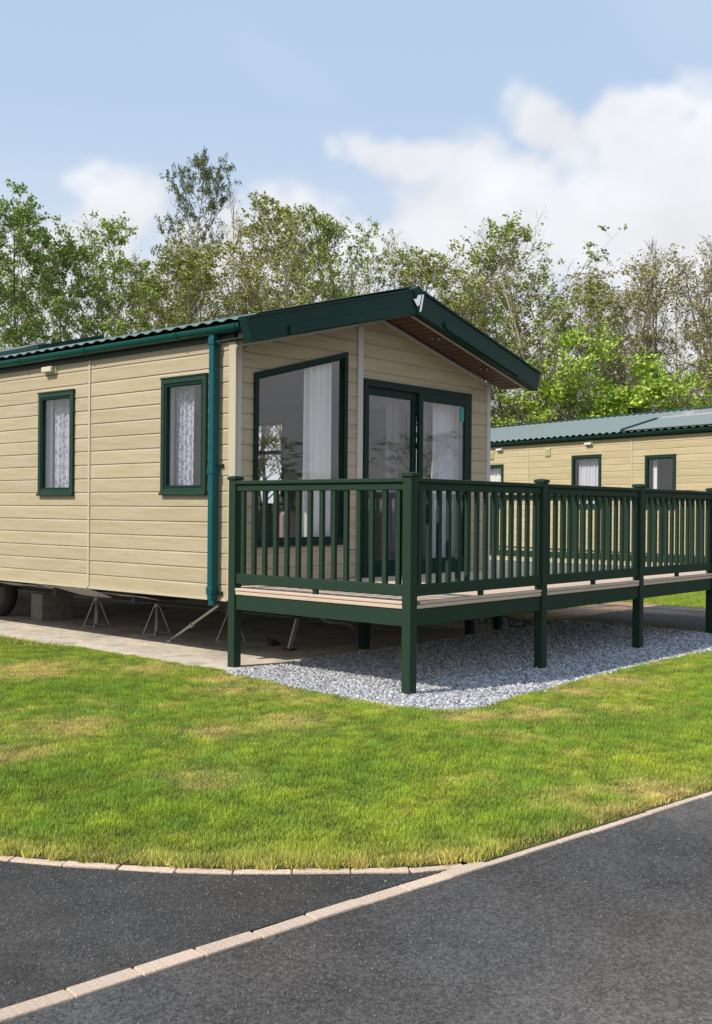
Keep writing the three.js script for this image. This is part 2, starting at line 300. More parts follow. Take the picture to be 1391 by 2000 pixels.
// corrugated sheet on a slope from (xa, ya) to (xb, yb), running along z
function wave(xa, ya, xb, yb, z0, z1, pitch, amp) {
  const n = Math.round((z1 - z0) / pitch * 8), pos = [], idx = [], uv = [], prof = (z) => { const t = ((z / pitch) % 1 + 1) % 1; return amp * (t < 0.72 ? Math.sin(t / 0.72 * Math.PI) : -0.12 * Math.sin((t - 0.72) / 0.28 * Math.PI)); };
  for (const off of [0, -0.008]) for (let i = 0; i <= n; i++) { const z = mix(z0, z1, i / n), q = prof(z) + off; for (const s of [0, 0.5, 1]) { pos.push(mix(xa, xb, s), mix(ya, yb, s) + q, z); uv.push(s, z); } }
  const L = (n + 1) * 3; for (let i = 0; i < n; i++) { for (const s of [0, 1]) for (const o of [0, L]) { const p = o + i * 3 + s; idx.push(p, p + 1, p + 4, p, p + 4, p + 3); } const e = i * 3 + 2; idx.push(e, e + L, e + 3, e + 3, e + L, e + L + 3); }
  return geoFrom(pos, uv, idx);
}

// ---------------------------------------------------------------- the caravan in front
const RX = 1.98, FW = 3.96, LEN = 10.8;                    // ridge, width, length
const soff = (x) => 3.352 - 0.2485 * Math.abs(x - RX);      // underside of the roof
const roofY = (x) => 3.612 - 0.263 * Math.abs(x - RX);
const van = thing('holiday_caravan', 'beige boarded holiday caravan with green roof edges, nearest the road', 'caravan');
{
  const w1 = [-3.118, -2.462], w2 = [-1.012, -0.357], wy = [1.532, 2.62];
  // wall cores
  const core = mesh('wall_core', prism([[0, Y0 + 0.004], [LEN, Y0 + 0.004], [LEN, 2.86], [0, 2.86]], 0.036, [w1, w2].map(([a, b]) => [[-b + 0.03, wy[0] + 0.03], [-a - 0.03, wy[0] + 0.03], [-a - 0.03, wy[1] - 0.03], [-b + 0.03, wy[1] - 0.03]])).rotateY(Math.PI / 2), M.lining, van);
  const slant = (x) => 2.628 + (x - 0.202) * 0.2653;
  const winHole = [[0.235, 1.10], [1.425, 1.10], [1.425, slant(1.425) - 0.035], [0.235, slant(0.235) - 0.035]], doorHole = [[1.73, 0.74], [3.545, 0.74], [3.545, 2.70], [1.73, 2.70]];
  mesh('wall_core', prism([[0.037, Y0 + 0.004], [FW - 0.037, Y0 + 0.004], [FW - 0.037, soff(FW) + 0.03], [RX, soff(RX) + 0.03], [0.037, soff(0) + 0.03]], 0.036, [winHole, doorHole]).translate(0, 0, -0.036), M.lining, van);
  const rw = [[-1.22, -0.46], [-4.25, -3.35]];
  mesh('wall_core', prism([[0, Y0 + 0.004], [LEN, Y0 + 0.004], [LEN, 2.86], [0, 2.86]], 0.036, rw.map(([a, b]) => [[-b, 1.45], [-a, 1.45], [-a, 2.6], [-b, 2.6]])).rotateY(Math.PI / 2).translate(FW - 0.036, 0, 0), M.lining, van);
  mesh('wall_core', prism([[0.037, Y0], [FW - 0.037, Y0], [FW - 0.037, 2.86], [RX, 3.34], [0.037, 2.86]], 0.036).translate(0, 0, -LEN), M.lining, van);
  mesh('partition', box(0.04, FW - 0.04, 0.66, 2.84, -5.24, -5.2), M.lining, van);
  mesh('floor', box(0.038, FW - 0.038, 0.582, 0.66, -LEN + 0.04, -0.038), M.carpet, van);
  mesh('ceiling', prism([[0.038, 2.80], [RX, 3.29], [FW - 0.038, 2.80], [FW - 0.038, 2.83], [RX, 3.32], [0.038, 2.83]], LEN - 0.08).translate(0, 0, -LEN + 0.04), M.ceiling, van);
  // cladding
  const sideOpen = [w1, w2].map(([a, b]) => [a + 0.004, b - 0.004, wy[0], wy[1]]);
  addBoards(van, 2.93, cut([[-LEN, -6.02], [-6.0, -2.212], [-2.178, -0.07]], sideOpen), SIDE);
  const inv = (y) => (soff(RX) + 0.012 - y) / 0.2485;       // half width of the gable at height y
  const gl = (y) => Math.max(0.055, RX - inv(y)), gr = (y) => Math.min(FW - 0.045, RX + inv(y));
  const xs = (y) => (y - 2.628) / 0.2653 + 0.202;
  addBoards(van, soff(RX), (y0, y1) => {
    const out = [];
    if (y0 > 2.93) out.push([gl, (y) => Math.min(1.615, gr(y))]);
    else if (y1 < 1.075) out.push([gl, K(1.615)]);
    else { out.push([gl, (y) => y < 1.07 ? 1.615 : y < 2.632 ? 0.206 : y < 2.955 ? xs(y) + 0.012 : 1.615]); out.push([K(1.457), K(1.615)]); }
    if (y1 < 0.74) out.push([K(1.695), gr]);
    else if (y0 < 2.70) { out.push([K(3.57), gr]); if (y1 > 2.75) out.push([K(1.695), K(3.57), 2.722]); }
    else out.push([K(1.695), gr]);
    return out;
  }, FRONT);
  addBoards(van, 2.93, cut([[-LEN, -0.05]], rw.map(([a, b]) => [a, b, 1.45, 2.6])), (a, y, n) => [FW + n, y, a]);
  for (const [a, b] of rw) { const w = sub('window', van); mesh('frame', merge(box(FW - 0.03, FW + 0.04, 1.42, 1.48, a - 0.03, b + 0.03), box(FW - 0.03, FW + 0.04, 2.57, 2.63, a - 0.03, b + 0.03), box(FW - 0.03, FW + 0.04, 1.48, 2.57, a - 0.03, a + 0.04), box(FW - 0.03, FW + 0.04, 1.48, 2.57, b - 0.04, b + 0.03)), M.frame, w); mesh('transom', box(FW - 0.028, FW + 0.035, 2.16, 2.21, a + 0.04, b - 0.04), M.frame, w); mesh('pane', box(FW + 0.004, FW + 0.008, 1.48, 2.57, a + 0.04, b - 0.04), M.glass, w); }
  // trims
  mesh('corner_trim', rbox(-0.024, -0.001, Y0 - 0.004, 2.90, -0.072, 0.024, 0.006), M.trim, van);
  mesh('corner_trim', rbox(0.0, 0.052, Y0 - 0.004, 2.885, 0.001, 0.0245, 0.006), M.trimGrey, van);
  mesh('corner_trim', rbox(FW - 0.05, FW + 0.024, Y0, 2.855, 0.001, 0.0245, 0.006), M.trimGrey, van);
  mesh('joint_trim', rbox(-0.026, -0.001, Y0 - 0.012, 2.93, -2.212, -2.18, 0.005), M.trim, van);
  mesh('joint_trim', rbox(-0.026, -0.001, Y0 - 0.012, 2.93, -6.02, -5.99, 0.005), M.trim, van);
  mesh('joint_trim', rbox(1.612, 1.697, Y0, 3.262, 0.001, 0.034, 0.008), M.trimGrey, van);
  for (const s of [-1, 1]) { const x1 = RX + s * 2.0, g = prism([[RX, soff(RX) + 0.012], [x1, soff(x1) + 0.012], [x1, soff(x1) - 0.026], [RX, soff(RX) - 0.026]], 0.012).translate(0, 0, 0.022); mesh('gable_trim', g, M.trimGrey, van); }
  mesh('bottom_trim', box(-0.026, -0.002, Y0 - 0.010, Y0 + 0.006, -LEN, -0.074), M.trim, van);
  // side closing board of the front overhang, cream
  mesh('eave_panel', prism([[0.0, 2.855], [0.40, 2.855], [0.40, 2.985], [0.0, 2.985]], 0.02).rotateY(-Math.PI / 2).translate(0.014, 0, 0.026), M.trim, van);

  // windows of the long side
  sideWindow(van, w1[0], w1[1], wy[0], wy[1]); sideWindow(van, w2[0], w2[1], wy[0], wy[1], 0.08);
  // tall raked front window
  {
    const w = sub('window', van);
    const o = (d) => [[0.202 + d, 1.068 + d], [1.461 - d, 1.068 + d], [1.461 - d, slant(1.461 - d) - d * 1.04], [0.202 + d, slant(0.202 + d) - d * 1.04]];
    mesh('frame', prism(o(0), 0.072, [o(0.05)]).translate(0, 0, -0.036), M.frame, w);
    mesh('bead', prism(o(0.048), 0.034, [o(0.066)]).translate(0, 0, -0.02), M.frame, w);
    mesh('pane', prism(o(0.06), 0.005).translate(0, 0, -0.006), M.glass, w);
    mesh('sill', rbox(0.19, 1.473, 1.05, 1.075, 0.0, 0.056, 0.005), M.frame, w);
  }
  // sliding door
  {
    const d = sub('sliding_door', van), x0 = 1.702, x1 = 3.572, y0 = 0.715, y1 = 2.728;
    mesh('frame', merge(rbox(x0, x0 + 0.055, y0, y1, -0.036, 0.045, 0.005), rbox(x1 - 0.055, x1, y0, y1, -0.036, 0.045, 0.005), rbox(x0 + 0.05, x1 - 0.05, y1 - 0.075, y1 - 0.001, -0.035, 0.044, 0.005), rbox(x0 + 0.05, x1 - 0.05, y0, y0 + 0.06, -0.035, 0.044, 0.005)), M.frame, d);
    const leaf = (a, b, z) => { mesh('leaf_frame', merge(rbox(a, a + 0.075, y0 + 0.055, y1 - 0.07, z, z + 0.036, 0.005), rbox(b - 0.075, b, y0 + 0.055, y1 - 0.07, z, z + 0.036, 0.005), rbox(a + 0.07, b - 0.07, y1 - 0.155, y1 - 0.071, z + 0.001, z + 0.035, 0.005), rbox(a + 0.07, b - 0.07, y0 + 0.056, y0 + 0.165, z + 0.001, z + 0.035, 0.005)), M.frame, d); mesh('pane', box(a + 0.07, b - 0.07, y0 + 0.16, y1 - 0.15, z + 0.016, z + 0.021), M.glass, d); };
    leaf(1.748, 2.605, -0.032); leaf(2.60, 3.52, 0.006);
    mesh('threshold', rbox(x0 - 0.02, x1 + 0.02, 0.655, 0.713, 0.0, 0.07, 0.006), M.galv, d);
    mesh('handle', rbox(2.545, 2.57, 1.55, 1.78, 0.006, 0.05, 0.006), M.black, d);
    mesh('sticker', box(3.372, 3.44, 2.40, 2.56, 0.0285, 0.0295), std(lin(0.02, 0.38, 0.33), 0.5), d);
  }
  // roof
  const roof = sub('roof', van);
  mesh('roof_sheet', wave(RX, roofY(RX), -0.15, roofY(-0.15), -LEN - 0.1, 0.42, 0.178, 0.018), M.roof, roof);
  mesh('roof_sheet', wave(RX, roofY(RX), 4.11, roofY(4.11), -LEN - 0.1, 0.42, 0.178, 0.018), M.roof, roof);
  mesh('ridge_cap', prism([[RX - 0.16, roofY(RX) - 0.012], [RX, roofY(RX) + 0.036], [RX + 0.16, roofY(RX) - 0.012]], LEN + 0.5).translate(0, 0, -LEN - 0.1), M.fascia, roof);
  const rt = (x, dy) => roofY(x) + dy;
  mesh('roof_light', prism([[0.35, rt(0.35, 0.03)], [1.25, rt(1.25, 0.03)], [1.25, rt(1.25, 0.075)], [0.35, rt(0.35, 0.075)]], 1.1).translate(0, 0, -4.85), M.fascia, roof);
  mesh('roof_vent', prism([[0.55, rt(0.55, 0.03)], [1.3, rt(1.3, 0.03)], [1.3, rt(1.3, 0.11)], [0.55, rt(0.55, 0.05)]], 0.9).translate(0, 0, -6.0), std(lin(0.16, 0.17, 0.19), 0.5), roof);
  // fascia boards of the front gable
  const fz = 0.40;
  const bl = [[-0.342, 3.006], [-0.268, 2.800], [1.968, 3.362], [1.905, 3.596]], br = bl.map(([x, y]) => [2 * RX - x, y]).reverse();
  for (const [pts, s] of [[bl, 0], [br, 1]]) {
    const f = sub('gable_fascia', van);
    mesh('fascia_board', new THREE.ExtrudeGeometry(poly(pts), { depth: 0.092, bevelEnabled: true, bevelSize: 0.004, bevelThickness: 0.004, bevelSegments: 1 }).translate(0, 0, fz + 0.004), M.fascia, f);
    const q = (x, v) => { const xx = s ? 2 * RX - x : x, top = mix(3.006, 3.596, (x + 0.342) / 2.247), bot = mix(2.80, 3.362, (x + 0.268) / 2.236); return [xx, mix(bot, top, v)]; };
    const strip = [q(0.16, 0.06), q(1.50, 0.06), q(1.56, 0.2), q(1.53, 0.36), q(0.16, 0.36)];
    mesh('moulding', new THREE.ExtrudeGeometry(poly(s ? strip.reverse() : strip), { depth: 0.012, bevelEnabled: true, bevelSize: 0.006, bevelThickness: 0.008, bevelSegments: 2 }).translate(0, 0, 0.502), M.fascia, f);
    const cap = [q(-0.33, 0.93), q(1.90, 0.93), q(1.90, 1.02), q(-0.33, 1.02)];
    mesh('verge_cap', prism(s ? cap.reverse() : cap, 0.13).translate(0, 0, 0.385), M.fascia, f);
    mesh('drip_edge', prism((s ? (p) => p.reverse() : (p) => p)([q(-0.2, -0.035), q(1.95, -0.035), q(1.95, 0.01), q(-0.2, 0.01)]), 0.03).translate(0, 0, 0.382), M.trim, f);
  }
  const badge = sub('apex_plate', van);
  mesh('plate', prism([[1.895, 3.59], [1.958, 3.352], [2.002, 3.352], [2.065, 3.59], [1.98, 3.642]], 0.105).translate(0, 0, 0.405), M.fascia, badge);
  mesh('emblem', new THREE.ExtrudeGeometry([poly([[1.850 + 0.03, 3.490], [1.93, 3.50], [1.95, 3.54], [2.005, 3.552], [1.968, 3.428], [1.958, 3.45], [1.945, 3.428]]), poly([[2.022, 3.555], [2.046, 3.562], [2.003, 3.388], [1.975, 3.378]])], { depth: 0.008, bevelEnabled: true, bevelSize: 0.002, bevelThickness: 0.003, bevelSegments: 1 }).translate(0, 0, 0.511), M.chrome, badge);
  // soffit of narrow brown boards running front to back
  const soffit = sub('soffit', van);
  for (const s of [-1, 1]) for (let k = 0; k < 22; k++) {
    const a = 0.02 + k * 0.1, b = a + 0.087; const xa = RX + s * a, xb = RX + s * b, y = (x) => soff(x) + 0.03;
    const pts = s > 0 ? [[xa, y(xa)], [xb, y(xb)], [xb, y(xb) + 0.014], [xa, y(xa) + 0.014]] : [[xb, y(xb)], [xa, y(xa)], [xa, y(xa) + 0.014], [xb, y(xb) + 0.014]];
    mesh('soffit_board', prism(pts, 0.376).translate(0, 0, 0.024), M.soffit, soffit);
  }
  for (const s of [-1, 1]) mesh('soffit_backing', prism([[RX, soff(RX) + 0.05], [RX + s * 2.24, soff(RX + 2.24) + 0.05], [RX + s * 2.24, soff(RX + 2.24) + 0.062], [RX, soff(RX) + 0.062]], 0.37).translate(0, 0, 0.026), M.black, soffit);
  for (const x of [2.6, 3.51, 1.36, 0.45]) { const l = sub('downlight', van); mesh('bezel', new THREE.CylinderGeometry(0.042, 0.046, 0.016, 20).rotateZ(x > RX ? -0.24 : 0.24).translate(x, soff(x) + 0.024, 0.25), M.chrome, l); mesh('lens', new THREE.CylinderGeometry(0.028, 0.028, 0.012, 16).rotateZ(x > RX ? -0.24 : 0.24).translate(x, soff(x) + 0.018, 0.25), M.black, l); }
  // gutter and downpipe
  const gut = sub('gutter', van);
  { const pts = []; for (let i = 0; i <= 10; i++) { const a = Math.PI + i / 10 * Math.PI; pts.push([0.054 * Math.cos(a), 0.066 * Math.sin(a)]); } for (let i = 10; i >= 0; i--) { const a = Math.PI + i / 10 * Math.PI; pts.push([0.049 * Math.cos(a), 0.061 * Math.sin(a)]); }
    mesh('trough', prism(pts, LEN + 0.17).translate(-0.088, 3.018, -LEN), M.teal, gut);
    mesh('end_cap', prism(pts.slice(0, 11), 0.006).translate(-0.088, 3.018, 0.17), M.teal, gut);
    for (const z of [0.10, -0.70, -2.16, -3.38, -4.6, -5.8, -7, -8.2, -9.4]) mesh('bracket', merge(prism([...pts.slice(0, 11).map(([a, b]) => [a * 1.12, b * 1.12]), [0.075, -0.0], [0.075, 0.01]].reverse(), 0.03).translate(-0.088, 3.02, z)), M.teal, gut);
    mesh('eave_board', box(-0.034, -0.022, 2.905, 3.02, -LEN, 0.02), std(lin(0.02, 0.03, 0.028), 0.6), gut);
  }
  const pipe = sub('downpipe', van);
  mesh('pipe', rbox(-0.106, -0.036, 0.575, 2.97, -0.252, -0.182, 0.012, 2), M.pipe, pipe);
  for (const y of [1.74, 0.66, 2.90]) mesh('collar', rbox(-0.112, -0.030, y - 0.035, y + 0.035, -0.258, -0.176, 0.008), M.pipe, pipe);
  for (const y of [1.785, 0.64]) mesh('clip', rbox(-0.04, -0.016, y - 0.014, y + 0.014, -0.176, -0.13, 0.004), M.black, pipe);
  mesh('shoe', bar(V(-0.07, 0.60, -0.217), V(-0.075, 0.53, -0.205), 0.036, 10), M.pipe, pipe);
  // wall lamp
  const lamp = sub('wall_lamp', van); mesh('back_plate', rbox(-0.034, -0.016, 2.815, 2.90, -3.02, -2.79, 0.006), M.ivory, lamp); mesh('diffuser', rbox(-0.085, -0.03, 2.832, 2.895, -3.0, -2.81, 0.014, 2), M.ivory, lamp);
  // chassis, wheel, skirting sheets
  for (const x of [0.78, 3.1]) mesh('chassis_beam', merge(box(x - 0.04, x + 0.04, 0.37, 0.385, -LEN + 0.3, 0.05), box(x - 0.01, x + 0.01, 0.385, 0.56, -LEN + 0.3, 0.05), box(x - 0.04, x + 0.04, 0.56, 0.575, -LEN + 0.3, 0.05)), M.steel, van);
  for (const z of [-0.2, -1.6, -3.0, -4.4, -5.8, -7.2, -8.6]) mesh('outrigger', box(0.1, FW - 0.1, 0.45, 0.574, z - 0.03, z + 0.03), M.steel, van);
  for (const [x, z] of [[0.72, -5.15], [3.15, -5.15]]) { const w = sub('wheel', van); mesh('tyre', new THREE.TorusGeometry(0.235, 0.085, 12, 32).rotateY(Math.PI / 2).translate(x, 0.335, z), M.rubber, w); mesh('rim', new THREE.CylinderGeometry(0.19, 0.19, 0.1, 24).rotateZ(Math.PI / 2).translate(x, 0.335, z), std(lin(0.06, 0.045, 0.04), 0.7), w); }
  const flap = (z0, z1, d, t) => { const g = new THREE.BoxGeometry(0.26, 0.004, z1 - z0, 4, 1, 14), p = g.attributes.position; for (let i = 0; i < p.count; i++) p.setY(i, p.getY(i) + 0.014 * (noise3(p.getX(i) * 9 + z0 * 7, 2, p.getZ(i) * 5) - 0.5) - (p.getX(i) + 0.13) * t * (0.6 + 0.5 * noise3(1, z0 * 3, p.getZ(i) * 2.2))); g.computeVertexNormals(); mesh('skirting_sheet', g.translate(0.15, Y0 - d, (z0 + z1) / 2), M.galv, van); };
  flap(-4.05, -3.25, 0.035, 0.25); flap(-3.24, -2.20, 0.022, 0.42); flap(-2.19, -0.30, 0.018, 0.10); flap(-2.05, -1.30, 0.045, 0.22);
  mesh('waste_pipe', new THREE.TubeGeometry(new THREE.CatmullRomCurve3([V(1.18, 0.5, -0.12), V(1.19, 0.40, -0.10), V(1.24, 0.31, -0.05), V(1.5, 0.26, 0.02), V(1.56, 0.22, 0.05)]), 20, 0.021, 8), M.galv, van);
}

// ---------------------------------------------------------------- things around and inside the caravan
{
  const bl = thing('concrete_block', 'grey concrete block with timber on it under the caravan side', 'block');
  mesh('block', rbox(0.72, 1.16, 0.022, 0.352, -4.46, -4.215, 0.008), M.block, bl);
  mesh('packing_timber', box(0.76, 1.1, 0.3535, 0.368, -4.44, -4.24), M.sofa, bl);
  const standProto = (name, label, x, z, g) => {
    const s = thing(name, label, 'axle stand', [x, 0.022, z], 0, g);
    mesh('screw', merge(bar(V(0, 0.04, 0), V(0, 0.44, 0), 0.014), bar(V(0, 0.30, 0), V(0, 0.34, 0), 0.03)), M.galv, s);
    mesh('head_plate', box(-0.05, 0.05, 0.44, 0.452, -0.05, 0.05), M.galv, s);
    for (const [a, b] of [[-1, -1], [1, -1], [1, 1], [-1, 1]]) mesh('leg', bar(V(a * 0.02, 0.31, b * 0.02), V(a * 0.105, 0.0, b * 0.105), 0.0085, 6), M.galv, s);
    mesh('base_ring', merge(bar(V(-0.1, 0.012, -0.1), V(0.1, 0.012, -0.1), 0.007, 5), bar(V(0.1, 0.012, -0.1), V(0.1, 0.012, 0.1), 0.007, 5), bar(V(0.1, 0.012, 0.1), V(-0.1, 0.012, 0.1), 0.007, 5), bar(V(-0.1, 0.012, 0.1), V(-0.1, 0.012, -0.1), 0.007, 5)), M.galv, s);
    return s;
  };
  standProto('axle_stand', 'galvanised four-legged axle stand just right of the concrete block', 0.86, -3.3, 'axle stands under the caravan');
  standProto('axle_stand', 'galvanised axle stand nearer the downpipe, right of the other visible stand', 0.86, -2.19, 'axle stands under the caravan');
  standProto('axle_stand', 'axle stand half hidden behind the first green deck post', 1.0, -1.15, 'axle stands under the caravan');
  const pr = thing('prop_bar', 'thin galvanised bar leaning from the pad to the foot of the downpipe', 'brace');
  mesh('tube', bar(V(0.567, 0.04, -1.595), V(0.08, 0.515, -0.30), 0.014), M.galv, pr);
  mesh('collar', bar(V(0.345, 0.256, -1.0), V(0.33, 0.271, -0.96), 0.026), M.galv, pr);
  mesh('foot', new THREE.CylinderGeometry(0.03, 0.036, 0.02, 12).translate(0.57, 0.032, -1.602), M.galv, pr);
  const st = thing('corner_steady', 'grey flat steel leg angled down behind the deck beam', 'support leg');
  mesh('leg', (() => { const g = new THREE.BoxGeometry(0.05, 0.50, 0.018); g.rotateZ(-0.20); g.rotateX(0.16); return g.translate(1.04, 0.275, -0.245); })(), M.galv, st);
  mesh('foot', box(0.93, 1.03, 0.022, 0.034, -0.32, -0.22), M.black, st);
  const ft = thing('wheel_chock', 'small black chock on the pad under the deck', 'chock'); mesh('wedge', prism([[0, 0], [0.13, 0], [0.13, 0.02], [0.02, 0.075], [0, 0.075]], 0.07).translate(1.05, 0.022, -0.66), M.black, ft);

  // curtains, hung inside
  const inSide = (o) => (a, y, n) => [o + n, y, a], inFront = (o) => (a, y, n) => [a, y, o + n];
  const curtain = (geo, mat, label) => single('curtain', geo, mat, label, 'curtain', 'curtains of the front caravan');
  curtain(cloth(-3.15, -3.03, 1.58, 2.60, 2, 0.010, inSide(0.09), 1), M.whiteCloth, 'narrow white strip of curtain at left of the far side window');
  curtain(cloth(-3.01, -2.64, 1.58, 2.60, 5, 0.016, inSide(0.11), 2), M.print, 'leaf-patterned curtain filling the far side window');
  curtain(cloth(-1.05, -0.955, 1.58, 2.60, 2, 0.010, inSide(0.085), 3), M.whiteCloth, 'narrow white curtain strip at left of the side window by the downpipe');
  curtain(cloth(-0.945, -0.685, 1.58, 2.60, 4, 0.018, inSide(0.11), 4), M.print, 'leaf-patterned curtain drawn half across the side window by the downpipe');
  curtain(cloth(0.99, 1.37, 1.10, 2.93, 4, 0.022, inFront(-0.10), 5), M.whiteCloth, 'long white curtain at right of the raked front window');
  curtain(cloth(3.04, 3.60, 0.80, 2.62, 6, 0.020, inFront(-0.12), 7), M.voile, 'pale lilac voile behind the right door pane');
  curtain(cloth(2.92, 3.14, 0.80, 2.62, 3, 0.022, inFront(-0.19), 8, 0.3), M.grey, 'grey drape tied back beside the voile in the right door pane');
  curtain(cloth(2.28, 2.52, 0.80, 2.62, 3, 0.026, inFront(-0.17), 9, 0.2), M.grey, 'grey drape at right edge of the left door pane');
  // seat, mirror, pendant
  const so = thing('sofa', 'dusky pink sofa inside below the raked front window', 'sofa');
  mesh('seat', rbox(0.12, 1.55, 0.66, 1.06, -0.95, -0.2, 0.04, 2), M.sofa, so); mesh('backrest', rbox(0.06, 0.24, 0.66, 1.42, -2.4, -0.22, 0.04, 2), M.sofa, so);
  mesh('seat', rbox(0.25, 0.95, 0.66, 1.06, -2.4, -0.97, 0.04, 2), M.sofa, so); mesh('cushion', rbox(0.95, 1.32, 1.06, 1.38, -0.50, -0.36, 0.05, 3), M.cushion, so);
  const mi = thing('wall_mirror', 'black framed mirror on the inner wall seen through the left door pane', 'mirror');
  mesh('frame', prism([[0, 0], [0.62, 0], [0.62, 0.94], [0, 0.94]], 0.03, [[[0.04, 0.04], [0.58, 0.04], [0.58, 0.90], [0.04, 0.90]]]).rotateY(-Math.PI / 2).translate(FW - 0.04, 1.72, -2.06), M.black, mi);
  mesh('glass', box(FW - 0.05, FW - 0.045, 1.76, 2.62, -2.02, -1.48), std(lin(0.85, 0.85, 0.85), 0.05, { metalness: 1 }), mi);
  const pe = thing('pendant_lamp', 'black pendant lamp shade hanging inside behind the left door pane', 'lamp');
  mesh('cord', bar(V(2.75, 2.42, -1.0), V(2.75, 3.10, -1.0), 0.005, 6), M.black, pe);
  mesh('shade', new THREE.LatheGeometry([[0.03, 0.13], [0.05, 0.12], [0.13, 0.03], [0.14, 0], [0.13, 0.0], [0.045, 0.11]].map((p) => new THREE.Vector2(...p)), 20).translate(2.75, 2.29, -1.0), M.black, pe);
}

// ---------------------------------------------------------------- decking
const PW = 0.085;
const deck = thing('decking', 'raised dark green railed decking with pale boards wrapped round the caravan front', 'decking');
{
  const post = (x, z, top = 1.655) => { const p = sub('post', deck); mesh('shaft', rbox(x, x + PW, -0.03, top, z, z + PW, 0.007), M.green, p); if (top > 1.5) mesh('cap', merge(rbox(x - 0.010, x + PW + 0.010, 1.648, 1.676, z - 0.010, z + PW + 0.010, 0.005), (() => { const g = new THREE.CylinderGeometry(0.02, (PW + 0.012) * 0.707, 0.008, 4, 1); g.rotateY(Math.PI / 4); return g.translate(x + PW / 2, 1.680, z + PW / 2); })()), M.green, p); };
  const zB = 2.055, xs = [-0.18, 1.682, 3.548, 5.351, 6.56];
  post(-0.18, 0.115); for (const x of xs) post(x, zB);
  for (const z of [-0.92, -2.78, -4.64]) post(6.56, z);
  for (const [x, z] of [[1.52, 0.14], [3.31, 0.15], [3.93, 0.11], [4.2, -2.78], [4.2, -4.64]]) { const p = sub('post', deck); mesh('shaft', rbox(x, x + PW, -0.03, 0.52, z, z + PW, 0.006), M.frame, p); }
  // railing panels
  const balG = rbox(-0.021, 0.021, 0.826, 1.556, -0.016, 0.016, 0.004), balX = rbox(-0.016, 0.016, 0.826, 1.556, -0.021, 0.021, 0.004);
  const panel = (alongX, a, b, c) => {   // from a to b, centre line at c
    const p = sub('railing_panel', deck), n = Math.max(3, Math.round((b - a) / 0.13)), B = (l0, l1, y0, y1, w, r) => alongX ? rbox(l0, l1, y0, y1, c - w / 2, c + w / 2, r) : rbox(c - w / 2, c + w / 2, y0, y1, l0, l1, r);
    mesh('handrail', B(a - 0.004, b + 0.004, 1.606, 1.640, 0.082, 0.008), M.green, p);
    mesh('top_rail', B(a - 0.003, b + 0.003, 1.549, 1.6055, 0.048, 0.005), M.green, p);
    mesh('bottom_rail', B(a - 0.003, b + 0.003, 0.748, 0.836, 0.050, 0.006), M.green, p);
    for (let k = 0; k < n; k++) { const t = mix(a, b, (k + 0.5) / n), m = mesh('baluster', alongX ? balG : balX, M.green, p); m.position.set(alongX ? t : c, 0, alongX ? c : t); }
    mesh('foot_block', B((a + b) / 2 - 0.022, (a + b) / 2 + 0.022, 0.711, 0.748, 0.034, 0.003), M.green, p);
  };
  panel(false, 0.2, zB, -0.1375);
  for (let k = 0; k + 1 < xs.length; k++) panel(true, xs[k] + PW, xs[k + 1], zB + PW / 2);
  panel(false, -0.92 + PW, zB, 6.6025); panel(false, -2.78 + PW, -0.92, 6.6025); panel(false, -4.64 + PW, -2.78, 6.6025);
  // fascia beams and pale edge boards
  mesh('beam', rbox(-0.162, -0.125, 0.522, 0.652, 0.2, zB, 0.005), M.green, deck);
  for (let k = 0; k + 1 < xs.length; k++) mesh('beam', rbox(xs[k] + PW, xs[k + 1], 0.522, 0.652, zB + 0.028, zB + 0.066, 0.005), M.green, deck);
  mesh('beam', rbox(6.585, 6.62, 0.522, 0.652, -4.6, zB, 0.005), M.green, deck);
  mesh('edge_board', rbox(-0.17, -0.13, 0.654, 0.683, 0.2, zB, 0.004), M.deck, deck);
  for (let k = 0; k + 1 < xs.length; k++) mesh('edge_board', rbox(xs[k] + PW, xs[k + 1], 0.654, 0.683, zB + 0.03, zB + 0.075, 0.004), M.deck, deck);
  mesh('edge_board', rbox(-0.174, -0.05, 0.6865, 0.710, 0.12, zB - 0.002, 0.006), M.deck, deck);
  // joists
  for (let k = 0; k < 13; k++) mesh('joist', box(0.25 + k * 0.5, 0.29 + k * 0.5, 0.54, 0.6535, 0.1, 2.0), M.steel, deck);
  // deck boards run along the caravan front
  const uvx = (g) => { const p = g.attributes.position, u = g.attributes.uv; for (let i = 0; i < p.count; i++) u.setXY(i, p.getX(i), p.getZ(i)); return g; };
  for (let k = 0; k < 15; k++) { const z1 = zB + 0.077 - k * 0.139; mesh('deck_board', uvx(rbox(-0.046, 6.58, 0.6865, 0.710, z1 - 0.134, z1, 0.005)), M.deck, deck); }
  for (let k = 0; k < 34; k++) { const z1 = 0.042 - k * 0.139; mesh('deck_board', uvx(rbox(4.04, 6.58, 0.6865, 0.710, z1 - 0.134, z1, 0.005)), M.deck, deck); }
}

